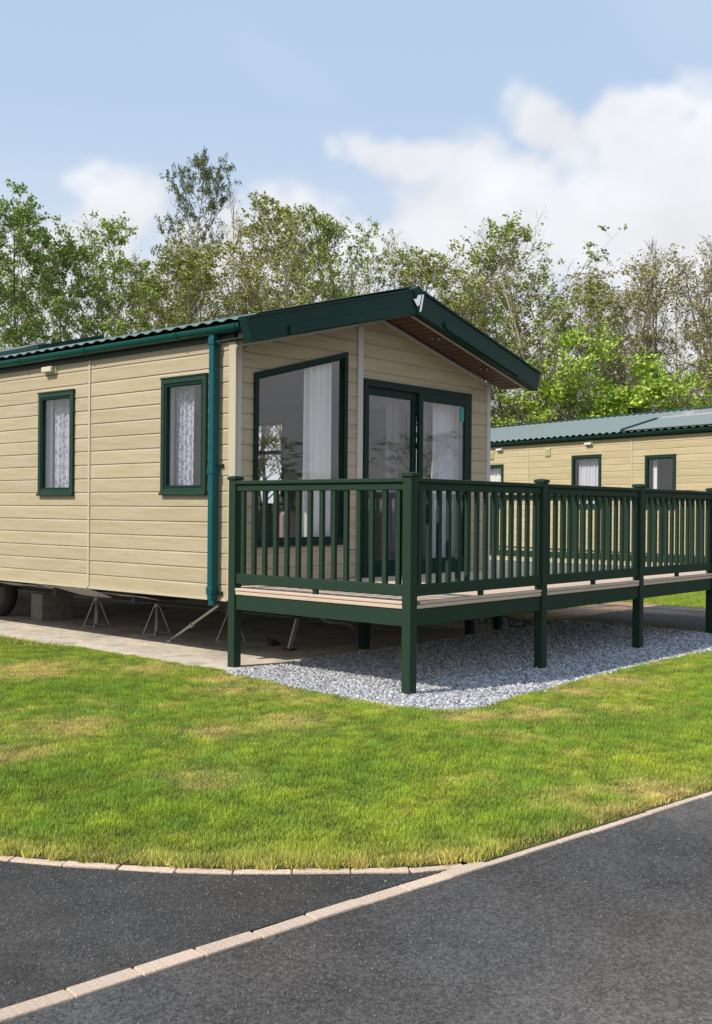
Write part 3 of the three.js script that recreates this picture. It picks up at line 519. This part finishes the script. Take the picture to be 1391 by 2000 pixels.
// ---------------------------------------------------------------- the second caravan, behind on the right
{
  const v2 = thing('holiday_caravan', 'second beige holiday caravan with grey-green corrugated roof, behind the railings', 'caravan', [12.36, 0, 1.74], -0.2776);
  boardSet = [1.16, 1.10, 1.2].map((k, i) => { const m = M.board[i].clone(); m.color = lin(0.57, 0.475, 0.305).multiplyScalar(k); return m; });
  const L2 = 12.2, z = (s) => -(s + 3);
  const wins = [[z(6.75), z(6.014), 1.5, 2.50], [z(3.734), z(2.865), 1.5, 2.615], [z(1.653), z(0.87), 1.5, 2.54]];
  mesh('wall_core', prism([[0, Y0], [L2, Y0], [L2, 2.9], [0, 2.9]], 0.04, wins.map(([a, b, lo, hi]) => [[-b + 0.03, lo + 0.03], [-a - 0.03, lo + 0.03], [-a - 0.03, hi - 0.03], [-b + 0.03, hi - 0.03]])).rotateY(Math.PI / 2), M.lining, v2);
  mesh('wall_core', box(3.92, 3.96, Y0, 2.9, -L2, 0), M.lining, v2);
  for (const zz of [-0.04, -L2]) mesh('wall_core', prism([[0.042, Y0], [3.918, Y0], [3.918, 2.85], [RX, 3.34], [0.042, 2.85]], 0.04).translate(0, 0, zz), M.board[0], v2);
  mesh('floor', box(0.042, 3.918, Y0, 0.66, -L2 + 0.05, -0.05), M.carpet, v2);
  mesh('ceiling', prism([[0.042, 2.80], [RX, 3.29], [3.918, 2.80], [3.918, 2.83], [RX, 3.32], [0.042, 2.83]], L2 - 0.1).translate(0, 0, -L2 + 0.05), M.ceiling, v2);
  mesh('partition', box(1.3, 1.34, 0.66, 2.84, -L2 + 0.05, -0.05), M.lining, v2);
  addBoards(v2, 2.95, cut([[-L2, z(5.17)], [z(5.14), z(2.035)], [z(2.005), -0.02]], wins.map(([a, b, lo, hi]) => [a + 0.004, b - 0.004, lo, hi])), SIDE);
  for (const s of [5.155, 2.02]) mesh('joint_trim', rbox(-0.026, -0.001, Y0, 2.95, z(s) - 0.017, z(s) + 0.017, 0.005), M.trim, v2);
  for (const [a, b, lo, hi] of wins) sideWindow(v2, a, b, lo, hi);
  for (const s of [4.495, 6.45]) { const w = sub('wall_vent', v2); mesh('grille', rbox(-0.04, -0.012, 2.64, 2.83, z(s) - 0.085, z(s) + 0.085, 0.008), std(lin(0.62, 0.58, 0.30), 0.5), w); for (let k = 0; k < 4; k++) mesh('slat', box(-0.05, -0.038, 2.665 + k * 0.04, 2.68 + k * 0.04, z(s) - 0.065, z(s) + 0.065), std(lin(0.5, 0.46, 0.24), 0.5), w); }
  for (const s of [6.13, 3.212]) { const w = sub('wall_lamp', v2); mesh('back_plate', rbox(-0.034, -0.014, 2.82, 2.9, z(s) - 0.11, z(s) + 0.11, 0.006), M.ivory, w); mesh('diffuser', rbox(-0.09, -0.03, 2.835, 2.885, z(s) - 0.1, z(s) + 0.1, 0.012), M.white, w); }
  const roof = sub('roof', v2);
  const rY = (x) => 3.635 - 0.275 * Math.abs(x - RX);
  mesh('roof_sheet', wave(RX, rY(RX), -0.16, rY(-0.16), -L2 - 0.1, 0.3, 0.195, 0.032), M.roofGrey, roof);
  mesh('roof_sheet', wave(RX, rY(RX), 4.12, rY(4.12), -L2 - 0.1, 0.3, 0.195, 0.032), M.roofGrey, roof);
  mesh('ridge_cap', prism([[RX - 0.15, rY(RX) - 0.01], [RX, rY(RX) + 0.04], [RX + 0.15, rY(RX) - 0.01]], L2 + 0.4).translate(0, 0, -L2 - 0.1), M.fascia, roof);
  // smooth flashing and a long roof window near the middle
  const onRoof = (x, s, d) => [x, rY(x) + d, z(s)];
  const slab = (pts, d0, d1) => { const top = pts.map(([x, s]) => onRoof(x, s, d1)), bot = pts.map(([x, s]) => onRoof(x, s, d0)), pos = [], n = pts.length; const T = (a, b, c) => pos.push(...a, ...b, ...c); for (let i = 1; i + 1 < n; i++) { T(top[0], top[i], top[i + 1]); T(bot[0], bot[i + 1], bot[i]); } for (let i = 0; i < n; i++) { const j = (i + 1) % n; T(bot[i], bot[j], top[j]); T(bot[i], top[j], top[i]); } return geoFrom(pos); };
  mesh('flashing', slab([[-0.17, 2.1], [0.85, 2.12], [0.95, -2.2], [-0.17, -2.2]], 0.03, 0.045), M.roofGrey, roof);
  mesh('flashing_edge', slab([[-0.17, 2.1], [-0.17, 2.19], [0.86, 2.2], [0.86, 2.11]], 0.03, 0.07), M.fascia, roof);
  mesh('roof_window', slab([[0.9, 2.05], [1.45, 1.45], [1.5, -2.0], [0.98, -2.0]], 0.04, 0.075), std(lin(0.55, 0.58, 0.62), 0.12, { metalness: 0.4 }), roof);
  mesh('roof_window_rim', slab([[1.46, 1.55], [1.66, 1.5], [1.68, -2.0], [1.52, -2.0]], 0.04, 0.09), M.fascia, roof);
  const gut = sub('gutter', v2);
  { const pts = []; for (let i = 0; i <= 8; i++) { const a = Math.PI + i / 8 * Math.PI; pts.push([0.054 * Math.cos(a), 0.07 * Math.sin(a)]); } for (let i = 8; i >= 0; i--) { const a = Math.PI + i / 8 * Math.PI; pts.push([0.048 * Math.cos(a), 0.062 * Math.sin(a)]); } mesh('trough', prism(pts, L2 + 0.2).translate(-0.09, 3.02, -L2), M.fascia, gut); mesh('eave_board', box(-0.034, -0.024, 2.93, 3.03, -L2, 0.02), M.black, gut); }
  for (const x of [0.78, 3.1]) mesh('chassis_beam', box(x - 0.04, x + 0.04, 0.37, 0.574, -L2 + 0.3, -0.2), M.steel, v2);
  const sk = mesh('skirting', box(0.02, 0.05, 0.0, 0.574, -L2, -0.02), M.board[1], v2);
  // curtains of this caravan
  const toWorld = (a, y, o) => { const p = V(o, y, a).applyAxisAngle(V(0, 1, 0), -0.2776); return [p.x + 12.36, p.y, p.z + 1.74]; };
  single('curtain', cloth(z(3.66), z(2.94), 1.55, 2.57, 8, 0.02, (a, y, n) => toWorld(a, y, 0.12 + n), 21), M.voile, 'pale net curtain filling the middle window of the second caravan', 'curtain', 'curtains of the rear caravan');
  single('curtain', cloth(z(6.68), z(6.08), 2.05, 2.44, 4, 0.02, (a, y, n) => toWorld(a, y, 0.12 + n), 22), M.whiteCloth, 'short white blind in the second caravan window beside the near gable', 'blind', 'curtains of the rear caravan');
  single('curtain', cloth(z(1.58), z(1.47), 1.55, 2.48, 2, 0.012, (a, y, n) => toWorld(a, y, 0.12 + n), 23), M.whiteCloth, 'narrow white curtain at left of the rightmost window of the second caravan', 'curtain', 'curtains of the rear caravan');
}

// ---------------------------------------------------------------- gravel and grass
{
  const r = rng(901), stone = () => { const g = new THREE.IcosahedronGeometry(1, 0), p = g.attributes.position, k = r() * 40; for (let i = 0; i < p.count; i++) { const f = 0.75 + 0.5 * hash3(Math.round(p.getX(i) * 50), Math.round(p.getY(i) * 50), Math.round(p.getZ(i) * 50 + k)); p.setXYZ(i, p.getX(i) * f, p.getY(i) * f * 0.62, p.getZ(i) * f); } g.computeVertexNormals(); return g; };
  const N = 62000, im = new THREE.InstancedMesh(stone(), std(lin(1, 1, 1), 0.85), N), m = new THREE.Matrix4(), q = new THREE.Quaternion(), e = new THREE.Euler(), c = new THREE.Color();
  let k = 0;
  while (k < N) {
    const x = -0.62 + Math.pow(r(), 1.25) * 6.05, z = (r() < 0.92 ? 0.27 + r() * 2.54 : -3 + r() * 3.3); if (!inside(gravelPts, x, z) && !(r() < 0.06 && inside(gravelPts, x + 0.08 * r(), z - 0.08 * r()))) continue;
    if (z < 0.27 && x < 4.3) continue;
    const s = (0.0080 + 0.0130 * r() * r()) * (x > 3 ? 1.3 : 1); e.set(r() * 6, r() * 6, r() * 6); q.setFromEuler(e);
    m.compose(V(x, 0.010 + r() * 0.010, z), q, V(s, s, s)); im.setMatrixAt(k, m);
    const b = 0.17 + 0.58 * r(), w = r(); c.setRGB(b * (w < 0.15 ? 1.02 : 0.96), b * 0.985, b * (w < 0.15 ? 0.92 : 1.05)); im.setColorAt(k, c); k++;
  }
  im.name = 'gravel'; im.userData = { kind: 'stuff', label: 'loose grey chippings spread round and under the decking', category: 'gravel' }; im.castShadow = im.receiveShadow = true; scene.add(im);
}
{ // loose chippings and worn aggregate standing proud of the asphalt near the camera
  const r = rng(612), N = 70000, g = new THREE.IcosahedronGeometry(1, 0), im = new THREE.InstancedMesh(g, std(lin(1, 1, 1), 0.85), N), m = new THREE.Matrix4(), q = new THREE.Quaternion(), e = new THREE.Euler(), c = new THREE.Color(); let k = 0;
  while (k < N) {
    const x = -6.2 + r() * 8.5, z = 2.6 + r() * 4.2, onRoad = z > kz(x) + 0.045, onBay = z < kz(x) - 0.045 && !inside(lawnPts, x + 0.02, z) && x < -2.95; if (!onRoad && !onBay) continue;
    if (r() > 0.35 + 0.9 * fbm3(x * 2.2, 5, z * 2.2, 3)) continue;
    const s = 0.0016 + 0.0030 * Math.pow(r(), 2.5); e.set(r() * 6, r() * 6, r() * 6); q.setFromEuler(e); m.compose(V(x, -0.0125 + s * 0.25, z), q, V(s * (0.8 + r() * 0.6), s * 0.8, s)); im.setMatrixAt(k, m);
    const b = 0.07 + 0.11 * r() + (r() < 0.010 ? 0.22 * r() : 0); c.setRGB(b * 1.02, b, b * 0.98); im.setColorAt(k, c); k++;
  }
  im.name = 'road_chippings'; im.userData = { kind: 'stuff', label: 'fine grey chippings bedded in the asphalt surface', category: 'chippings' }; im.castShadow = im.receiveShadow = true; scene.add(im);
}
{
  const r = rng(333), tuft = (n, h, spread) => {
    const pos = [], nor = [];
    for (let i = 0; i < n; i++) { const a = r() * 6.283, d = Math.sqrt(r()) * spread, x = Math.cos(a) * d, z = Math.sin(a) * d, b = r() * 6.283, w = 0.0022 + 0.0016 * r(), hh = h * (0.55 + 0.6 * r()), l = hh * (0.25 + 0.7 * r()), la = r() * 6.283; pos.push(x - Math.cos(b) * w, -0.004, z - Math.sin(b) * w, x + Math.cos(b) * w, -0.004, z + Math.sin(b) * w, x + Math.cos(la) * l, hh, z + Math.sin(la) * l); }
    return geoFrom(pos);
  };
  const dry = [[-1.4, -1.0, 0.45], [-1.55, -0.75, 0.35], [-2.62, 1.30, 0.30], [-2.45, 1.22, 0.25], [-3.2, 1.70, 0.3], [-2.85, 2.9, 0.26], [-0.62, 1.2, 0.28], [-0.72, -0.3, 0.3], [-0.62, 0.55, 0.25], [-1.43, 4.64, 0.18], [0.9, 2.92, 0.25], [1.6, 2.95, 0.3], [-0.9, 1.0, 0.3], [-0.1, 3.3, 0.3], [-2.2, -2.0, 0.4], [-0.5, 2.9, 0.22], [-1.5, 2.2, 0.25], [-2.0, 2.05, 0.22]];
  const lush = [[-1.73, 0.29, 0.5], [-3.3, 2.25, 0.45], [-2.08, 3.25, 0.4], [-0.2, 3.65, 0.5], [-2.24, 4.5, 0.3], [-3.19, 2.96, 0.4], [-1.2, 3.4, 0.4], [0.9, 4.2, 0.5]];
  const kerbNear = kerbPts.filter((p) => p[1] > 1);
  const m = new THREE.Matrix4(), q = new THREE.Quaternion(), c = new THREE.Color(), cam = camera.position, fx = Math.sin(rad(48.7)), fz = -Math.cos(rad(48.7));
  const plan = [[tuft(14, 0.029, 0.026), 150000, 0, 10.5, 1], [tuft(12, 0.045, 0.06), 60000, 9.5, 24, 1.15]];
  for (const [geo, N, near, far, size] of plan) {
    const im = new THREE.InstancedMesh(geo, new THREE.MeshPhysicalMaterial({ color: 0xffffff, roughness: 0.75, transmission: 0.12, thickness: 0 }), N); let k = 0, tries = 0;
    while (k < N && tries++ < 6e6) {
      const f = near + (far - near) * Math.sqrt(r()) , l = (r() * 2 - 1) * f * 0.46, x = cam.x + fx * f - fz * l, z = cam.z + fz * f + fx * l;
      if (f > near && f < near + 1 && near > 0 && r() > f - near) continue;
      if (!inside(lawnPts, x, z) || inside(gravelPts, x, z) || inside(padPts, x + 0.012, z) || inside(drivePts, x, z) || inside(pathPts, x, z)) continue;
      if (x > 12 && x < 17 && z < 1 && z > -11) continue;
      let edge = x > -2.95 ? kz(x) - z : 9; for (const p of kerbNear) { const d = Math.hypot(p[0] - x, p[1] - z); if (d < edge) edge = d; }
      if (edge < 0.030) continue;
      let y = 0; for (const p of dry) { const dx = (x - p[0]) / p[2], dz = (z - p[1]) / p[2], d2 = dx * dx + dz * dz; if (d2 < 6) y = Math.max(y, 1.05 * Math.exp(-d2)); }
      let gsum = 0; for (const p of lush) { const dx = (x - p[0]) / p[2], dz = (z - p[1]) / p[2], d2 = dx * dx + dz * dz; if (d2 < 6) gsum = Math.max(gsum, Math.exp(-d2)); }
      const n1 = fbm3(x * 1.1 + 30, 4, z * 1.1 + 30, 3), n2 = fbm3(x * 5 + 30, 8, z * 5 + 30, 2);
      y = y * (0.55 + 0.9 * n2) + 0.55 * step(0.56, 0.76, n1 * 0.55 + n2 * 0.45) + 0.62 * Math.exp(-Math.max(0, edge - 0.04) / 0.13) - 0.35 * gsum;
      const straw = clamp01(y + (r() - 0.5) * 0.55);
      const n3 = fbm3(x * 11, 2, z * 11, 2), v = 0.93 * (0.62 + 0.70 * r()) * (0.55 + 0.85 * n3);
      const lean = clamp01(n2 * 1.5 - 0.3) * (1 - 0.7 * gsum); c.setRGB(mix(mix(0.235, 0.43, lean), 0.64, straw) * v, mix(mix(0.385, 0.51, lean), 0.525, straw) * v, mix(0.030, 0.17, straw) * v);
      q.setFromAxisAngle(V(0, 1, 0), r() * 6.283); const s = size * (0.75 + 0.5 * r()) * (1 - 0.3 * straw) * (1 + 0.25 * gsum) * (0.55 + 0.95 * n3) * (1 + 0.55 * Math.exp(-edge / 0.07)); m.compose(V(x, 0.002, z), q, V(size, s, size)); im.setMatrixAt(k, m); im.setColorAt(k, c); k++;
    }
    im.count = k; im.name = near ? 'distant_grass' : 'grass'; im.userData = { kind: 'stuff', label: near ? 'mown grass farther back beside the caravans' : 'mown lawn grass with straw patches in front of the decking', category: 'grass' }; im.castShadow = im.receiveShadow = true; scene.add(im);
  }
}

// ---------------------------------------------------------------- trees
// one tree: tapered stems with limbs and twigs, leaves in loose clumps at the twig ends
function growTree(seed, o) {
  const r = rng(seed), bp = [], bn = [], lp = [], lc = [];
  const tube = (pts, ra, rb, sides) => {
    for (let i = 0; i + 1 < pts.length; i++) {
      const a = pts[i], b = pts[i + 1], d = b.clone().sub(a).normalize(), u = V(d.z, 0, -d.x); if (u.lengthSq() < 1e-4) u.set(1, 0, 0); u.normalize(); const w = d.clone().cross(u);
      const r0 = mix(ra, rb, i / (pts.length - 1)), r1 = mix(ra, rb, (i + 1) / (pts.length - 1));
      for (let k = 0; k < sides; k++) { const t0 = k / sides * 6.2832, t1 = (k + 1) / sides * 6.2832, dir = (t) => u.clone().multiplyScalar(Math.cos(t)).addScaledVector(w, Math.sin(t)); const n0 = dir(t0), n1 = dir(t1), A = a.clone().addScaledVector(n0, r0), B = a.clone().addScaledVector(n1, r0), C = b.clone().addScaledVector(n1, r1), D = b.clone().addScaledVector(n0, r1); for (const [p, n] of [[A, n0], [B, n1], [C, n1], [A, n0], [C, n1], [D, n0]]) { bp.push(p.x, p.y, p.z); bn.push(n.x, n.y, n.z); } }
    }
  };
  const leaf = (p) => {
    const s = o.leaf * (0.65 + 0.7 * r()), a = r() * 6.283, t = Math.acos(1 - 1.5 * r()), d = V(Math.sin(t) * Math.cos(a), Math.cos(t) - 0.35, Math.sin(t) * Math.sin(a)).normalize(), b = V(r() - 0.5, r() - 0.5, r() - 0.5).cross(d).normalize(), w = s * 0.32;
    const tip = p.clone().addScaledVector(d, s), m = p.clone().addScaledVector(d, s * 0.45), L = m.clone().addScaledVector(b, w), R = m.clone().addScaledVector(b, -w);
    for (const q of [p, R, tip, p, tip, L]) lp.push(q.x, q.y, q.z);
    const k = r(), v = 0.85 + 0.6 * r(), A = o.colA, B = o.colB; for (let i = 0; i < 6; i++) lc.push(mix(A[0], B[0], k) * v, mix(A[1], B[1], k) * v, mix(A[2], B[2], k) * v);
  };
  const clump = (p, n, rad) => { for (let i = 0; i < n; i++) leaf(p.clone().add(V((r() + r() - 1) * rad, (r() + r() - 1) * rad * 0.8, (r() + r() - 1) * rad))); };
  const limb = (p, dir, len, ra, rb, segs, curl, up) => { const pts = [p.clone()], d = dir.clone(), q = p.clone(); for (let i = 0; i < segs; i++) { d.add(V((r() - 0.5) * curl, (r() - 0.5) * curl + up, (r() - 0.5) * curl)).normalize(); q.addScaledVector(d, len / segs); pts.push(q.clone()); } return pts; };
  const at = (pts, t) => { const f = t * (pts.length - 1), i = Math.min(pts.length - 2, Math.floor(f)); return pts[i].clone().lerp(pts[i + 1], f - i); };
  for (let s = 0; s < o.stems; s++) {
    const sa = r() * 6.283, H = o.h * (s ? 0.7 + 0.3 * r() : 1), lean = o.stems > 1 ? o.lean + 0.12 * r() : o.lean;
    const trunk = limb(V(Math.cos(sa) * 0.25 * (o.stems > 1 ? 1 : 0), 0, Math.sin(sa) * 0.25 * (o.stems > 1 ? 1 : 0)), V(Math.cos(sa) * lean, 1, Math.sin(sa) * lean).normalize(), H, 0, 0, 11, 0.16, 0.03);
    tube(trunk, o.rad * (0.8 + 0.4 * r()), 0.012, 6);
    const nb = Math.round(o.limbs / o.stems);
    for (let i = 0; i < nb; i++) {
      const t = o.start + (0.97 - o.start) * Math.pow((i + r()) / nb, 0.9), p = at(trunk, t), a = i * 2.4 + r() * 1.2, k = (t - o.start) / (1 - o.start);
      const len = H * o.spread * (o.round ? Math.sin(Math.PI * (0.18 + 0.80 * k)) : (1 - 0.72 * k)) * (0.65 + 0.6 * r()) + 0.25, el = o.rise + 0.35 * r();
      const b = limb(p, V(Math.cos(a), el, Math.sin(a)).normalize(), len, 0, 0, 5, 0.38, o.up), br = Math.max(0.012, o.rad * 0.34 * (1 - k * 0.75));
      tube(b, br, 0.007, 4);
      for (let j = 0; j < o.subs; j++) {
        const tt = 0.25 + 0.75 * (j + r()) / o.subs, p2 = at(b, Math.min(0.99, tt)), a2 = a + (r() - 0.5) * 2.4, l2 = len * (0.30 + 0.25 * r()) * (1.15 - 0.5 * tt) + 0.12;
        const c = limb(p2, V(Math.cos(a2), el + (r() - 0.4) * 0.9, Math.sin(a2)).normalize(), l2, 0, 0, 3, 0.5, o.up); tube(c, Math.max(0.006, br * 0.42), 0.004, 3);
        for (let w = 0; w < o.twigs; w++) {
          const p3 = at(c, 0.3 + 0.7 * r()), a3 = r() * 6.283, tw = limb(p3, V(Math.cos(a3) * 0.8, 0.4 + r() * 0.6, Math.sin(a3) * 0.8).normalize(), 0.22 + 0.35 * r(), 0, 0, 1, 0.4, o.up); tube(tw, 0.005, 0.003, 3);
          const dn = noise3(p3.x * 1.3 + seed, p3.y * 1.3, p3.z * 1.3), dens = dn > o.gap + 0.16 ? 1.5 : dn > o.gap ? 0.7 : 0.06; if (r() < o.bare) continue; clump(tw[1], Math.round(o.leaves * dens * (0.5 + r())), o.clump);
        }
      }
    }
  }
  const wood = new THREE.BufferGeometry(); wood.setAttribute('position', new THREE.Float32BufferAttribute(bp, 3)); wood.setAttribute('normal', new THREE.Float32BufferAttribute(bn, 3));
  const crown = lp.length ? geoFrom(lp) : null; if (crown) crown.setAttribute('color', new THREE.Float32BufferAttribute(lc, 3));
  let top = 0, rs = []; for (let i = 0; i < lp.length; i += 18) { top = Math.max(top, lp[i + 1]); rs.push(Math.abs(lp[i])); } rs.sort((a, b) => a - b);
  return { wood, crown, top, width: 2.1 * rs[Math.floor(rs.length * 0.93)] };
}
const leafMat = new THREE.MeshPhysicalMaterial({ color: 0xffffff, vertexColors: true, roughness: 0.7, transmission: 0.22, thickness: 0 });
const olive = [[0.20, 0.235, 0.045], [0.36, 0.35, 0.085]], fresh = [[0.13, 0.23, 0.035], [0.25, 0.33, 0.065]], lime = [[0.23, 0.37, 0.030], [0.40, 0.50, 0.060]], dusk = [[0.085, 0.12, 0.05], [0.16, 0.19, 0.075]], tan = [[0.31, 0.26, 0.12], [0.24, 0.25, 0.08]];
const base = { stems: 1, lean: 0.05, rad: 0.11, limbs: 30, subs: 5, twigs: 4, start: 0.3, spread: 0.24, rise: 0.75, up: 0.06, leaves: 14, leaf: 0.10, clump: 0.17, gap: 0.30, bare: 0.12, round: false };
const kinds = {
  ash: { ...base, h: 10, colA: olive[0], colB: olive[1], round: true },
  ash_b: { ...base, h: 10, colA: fresh[0], colB: olive[1], round: true, spread: 0.27, gap: 0.30, lean: 0.1 },
  dense: { ...base, h: 10, colA: fresh[0], colB: fresh[1], round: true, spread: 0.30, leaves: 20, gap: 0.15, start: 0.12, limbs: 36 },
  birch: { ...base, h: 13.5, colA: dusk[0], colB: dusk[1], round: true, start: 0.60, spread: 0.155, leaves: 16, gap: 0.2, limbs: 26, rad: 0.13, lean: 0.10, bare: 0.02, rise: 0.35, leaf: 0.095 },
  willow: { ...base, h: 10, colA: olive[0], colB: lime[0], spread: 0.24, leaves: 12, up: 0.0, round: true, gap: 0.25 },
  pole: { ...base, h: 10, stems: 2, limbs: 34, colA: tan[0], colB: olive[1], spread: 0.13, rise: 1.5, up: 0.16, leaves: 5, bare: 0.45, leaf: 0.08, rad: 0.075, start: 0.25 },
  twiggy: { ...base, h: 9.5, stems: 3, limbs: 42, colA: tan[0], colB: tan[1], spread: 0.20, rise: 1.0, up: 0.10, leaves: 7, bare: 0.35, leaf: 0.085, rad: 0.08, start: 0.15, twigs: 5 },
  bush: { ...base, h: 6.4, stems: 4, limbs: 44, colA: lime[0], colB: lime[1], spread: 0.30, start: 0.10, leaves: 13, leaf: 0.13, gap: 0.25, rad: 0.06, lean: 0.16, clump: 0.26 },
};
const barkOf = { ash: 0, ash_b: 1, dense: 2, birch: 0, willow: 2, pole: 1, twiggy: 0, bush: 2 };
const grown = {}; Object.keys(kinds).forEach((k, i) => { grown[k] = [growTree(1000 + i * 17, kinds[k])]; if (['ash', 'pole', 'twiggy', 'bush', 'ash_b'].includes(k)) grown[k].push(growTree(5000 + i * 31, kinds[k])); });
const treeNames = { ash: ['ash_tree', 'tree'], ash_b: ['ash_tree', 'tree'], dense: ['leafy_tree', 'tree'], birch: ['birch_tree', 'tree'], willow: ['willow_tree', 'tree'], pole: ['slender_tree', 'tree'], twiggy: ['twiggy_tree', 'tree'], bush: ['tall_shrub', 'shrub'] };
let treeCount = 0;
function tree(kind, x, z, h, label, group = 'trees beyond the caravans', wide = 4) {
  const g = grown[kind][treeCount % grown[kind].length], t = thing(treeNames[kind][0], label, treeNames[kind][1], [x, -0.03, z], treeCount * 2.399, group), s = h / g.top, sw = wide / g.width;
  mesh('trunk', g.wood, M.bark[(barkOf[kind] + (treeCount % 4 === 3 ? 1 : 0)) % 3], t); if (g.crown) mesh('crown', g.crown, leafMat, t); t.scale.set(sw, s, sw); treeCount++;
}
const sitePoint = (lat, dist) => [-6.38 + 0.7513 * dist + 0.66 * lat, 7.04 - 0.66 * dist + 0.7513 * lat];   // along and beyond the tree belt
const belt = [
  // kind, sideways metres, distance metres, height, crown width, label
  ['dense', -9.9, 30, 10.4, 3.6, 'dense fresh green tree at the far left edge'],
  ['dense', -8.8, 32, 9.7, 2.8, 'rounded green tree second from the left edge'],
  ['ash', -12.0, 33, 10.4, 4, 'leafy tree cut by the left picture edge behind the dense green one'],
  ['willow', -7.35, 31, 10.0, 3.0, 'yellow-green drooping tree left of the tallest birch'],
  ['ash_b', -6.7, 35, 10.3, 3.4, 'sparse ash behind the yellow-green drooping tree'],
  ['birch', -6.05, 36, 13.7, 3.0, 'tallest tree, a leaning birch with a dark round top'],
  ['ash', -5.3, 32, 9.6, 3.4, 'olive ash just right of the tallest birch trunk'],
  ['ash_b', -3.9, 34.5, 9.6, 3.2, 'olive tree behind the bare-tipped slender pair'],
  ['pole', -4.3, 33, 10.6, 1.8, 'slender pole-like tree with bare tips right of the birch'],
  ['pole', -3.5, 34, 11.2, 1.8, 'second bare-tipped slender tree right of the birch'],
  ['pole', -4.9, 37, 10.8, 2, 'thin pale tree behind the bare-tipped slender pair'],
  ['ash', -2.0, 31, 10.5, 3.2, 'olive ash with a peaked top left of the gable apex'],
  ['ash_b', -0.9, 35, 11.0, 3.0, 'ash behind the peaked olive ash'],
  ['twiggy', -2.9, 36, 10, 3.6, 'twiggy tree left of the peaked olive ash'],
  ['willow', -1.3, 33, 8.6, 3.2, 'lower yellowish tree right of the peaked olive ash'],
  ['ash_b', 0.85, 30, 10.0, 3.3, 'ash standing behind the gable apex'],
  ['ash', 2.1, 32, 9.4, 3.0, 'drooping-sided ash just right of the gable apex'],
  ['twiggy', 0.1, 37, 10, 3.6, 'twiggy tree between the two ashes by the apex'],
  ['pole', 3.9, 36, 9.9, 2, 'bare slender tree in the gap right of the apex'],
  ['pole', 3.3, 38, 9.9, 2, 'thin bare tree at left of the gap in the belt'],
  ['ash_b', 5.9, 31, 10.3, 3.6, 'tall broad ash above the right roof slope'],
  ['ash', 4.9, 35, 9.3, 3.0, 'ash behind the left side of the tall broad ash'],
  ['twiggy', 6.9, 35, 10.0, 3.4, 'twiggy tree right of the tall broad ash'],
  ['ash', 7.1, 33, 8.8, 3.0, 'olive ash between the broad ash and the lime shrubs'],
  ['pole', 8.0, 36, 10.4, 2, 'bare pale slender tree above the bright shrubs'],
  ['twiggy', 9.2, 35, 10.0, 3.4, 'twiggy brown tree above the second caravan roof'],
  ['pole', 8.6, 34, 9.6, 2, 'pale bare tree just right of the one above the bright shrubs'],
  ['pole', 9.9, 33, 9.6, 2.2, 'pale-stemmed slender tree near the right edge'],
  ['twiggy', 10.9, 33, 9.6, 3.2, 'brown twiggy tree second from the right edge'],
  ['pole', 11.5, 35, 10.2, 2.2, 'slender tree close to the right edge'],
  ['twiggy', 12.6, 34, 9.9, 4, 'twiggy tree cut by the right picture edge'],
  ['bush', 6.6, 29.5, 5.9, 3.0, 'bright lime shrub left of the other lime ones behind the second roof'],
  ['bush', 7.6, 30.5, 6.7, 3.4, 'largest lime green shrub behind the second caravan roof'],
  ['bush', 8.8, 30, 5.9, 2.8, 'lime shrub at right of the bright group'],
  ['twiggy', 10.1, 30, 7.4, 3.4, 'low brown thicket tree right of the lime shrubs'],
  ['twiggy', 4.9, 30.5, 7.0, 3.2, 'low twiggy tree under the right gable corner'],
  ['ash', 4.2, 33.5, 7.2, 3.2, 'short ash showing under the right gable corner'],
  ['bush', 5.4, 32, 5.2, 3.0, 'shrub behind the low twiggy tree under the gable corner'],
  ['twiggy', 11.4, 30.5, 7.6, 3.4, 'brown thicket tree at the right edge'],
  ['willow', -10.9, 36, 9.5, 3.6, 'yellowish tree behind the left edge trees'],
  ['twiggy', -8.2, 37, 9.6, 3.6, 'twiggy tree behind the rounded green tree'],
  ['ash', -7.4, 39, 9.6, 3.6, 'far ash seen between the left trees'],
  ['twiggy', -5.9, 39, 9.4, 4, 'far twiggy tree under the birch crown'],
  ['twiggy', -4.4, 39.5, 9.4, 4, 'far twiggy tree behind the slender poles'],
  ['ash', -2.6, 39, 9.8, 3.6, 'far ash behind the peaked olive ash'],
  ['pole', 1.4, 36, 10.6, 2.2, 'thin bare-topped tree behind the ash at the apex'],
  ['ash', 3.1, 34, 8.6, 2.6, 'lower ash at the end of the slope right of the apex'],
  ['twiggy', 7.8, 38, 9.6, 4, 'far twiggy tree behind the bare pale one'],
  ['twiggy', 10.4, 38, 10, 4, 'far twiggy tree near the right edge'],
];
for (const [kind, lat, dist, h, wide, label] of belt) { const [x, z] = sitePoint(lat, dist); tree(kind, x, z, h, label, 'trees beyond the caravans', wide); }
// trees across the road, out of the picture to the right; the front windows mirror them
for (const [kind, x, z, h, label] of [['ash', 34, 36, 5.6, 'low tree across the road mirrored in the raked window'], ['dense', 30, 40, 5.4, 'dense low tree across the road mirrored in the glass'], ['ash_b', 40, 31, 6, 'ash across the road mirrored in the door glass'], ['willow', 26, 43, 5.5, 'yellow-green tree across the road mirrored in the glass'], ['bush', 37, 34, 4, 'lime shrub across the road mirrored in the glass']]) tree(kind, x, z, h, label, 'trees across the road', 5);

renderer.render(scene, camera);
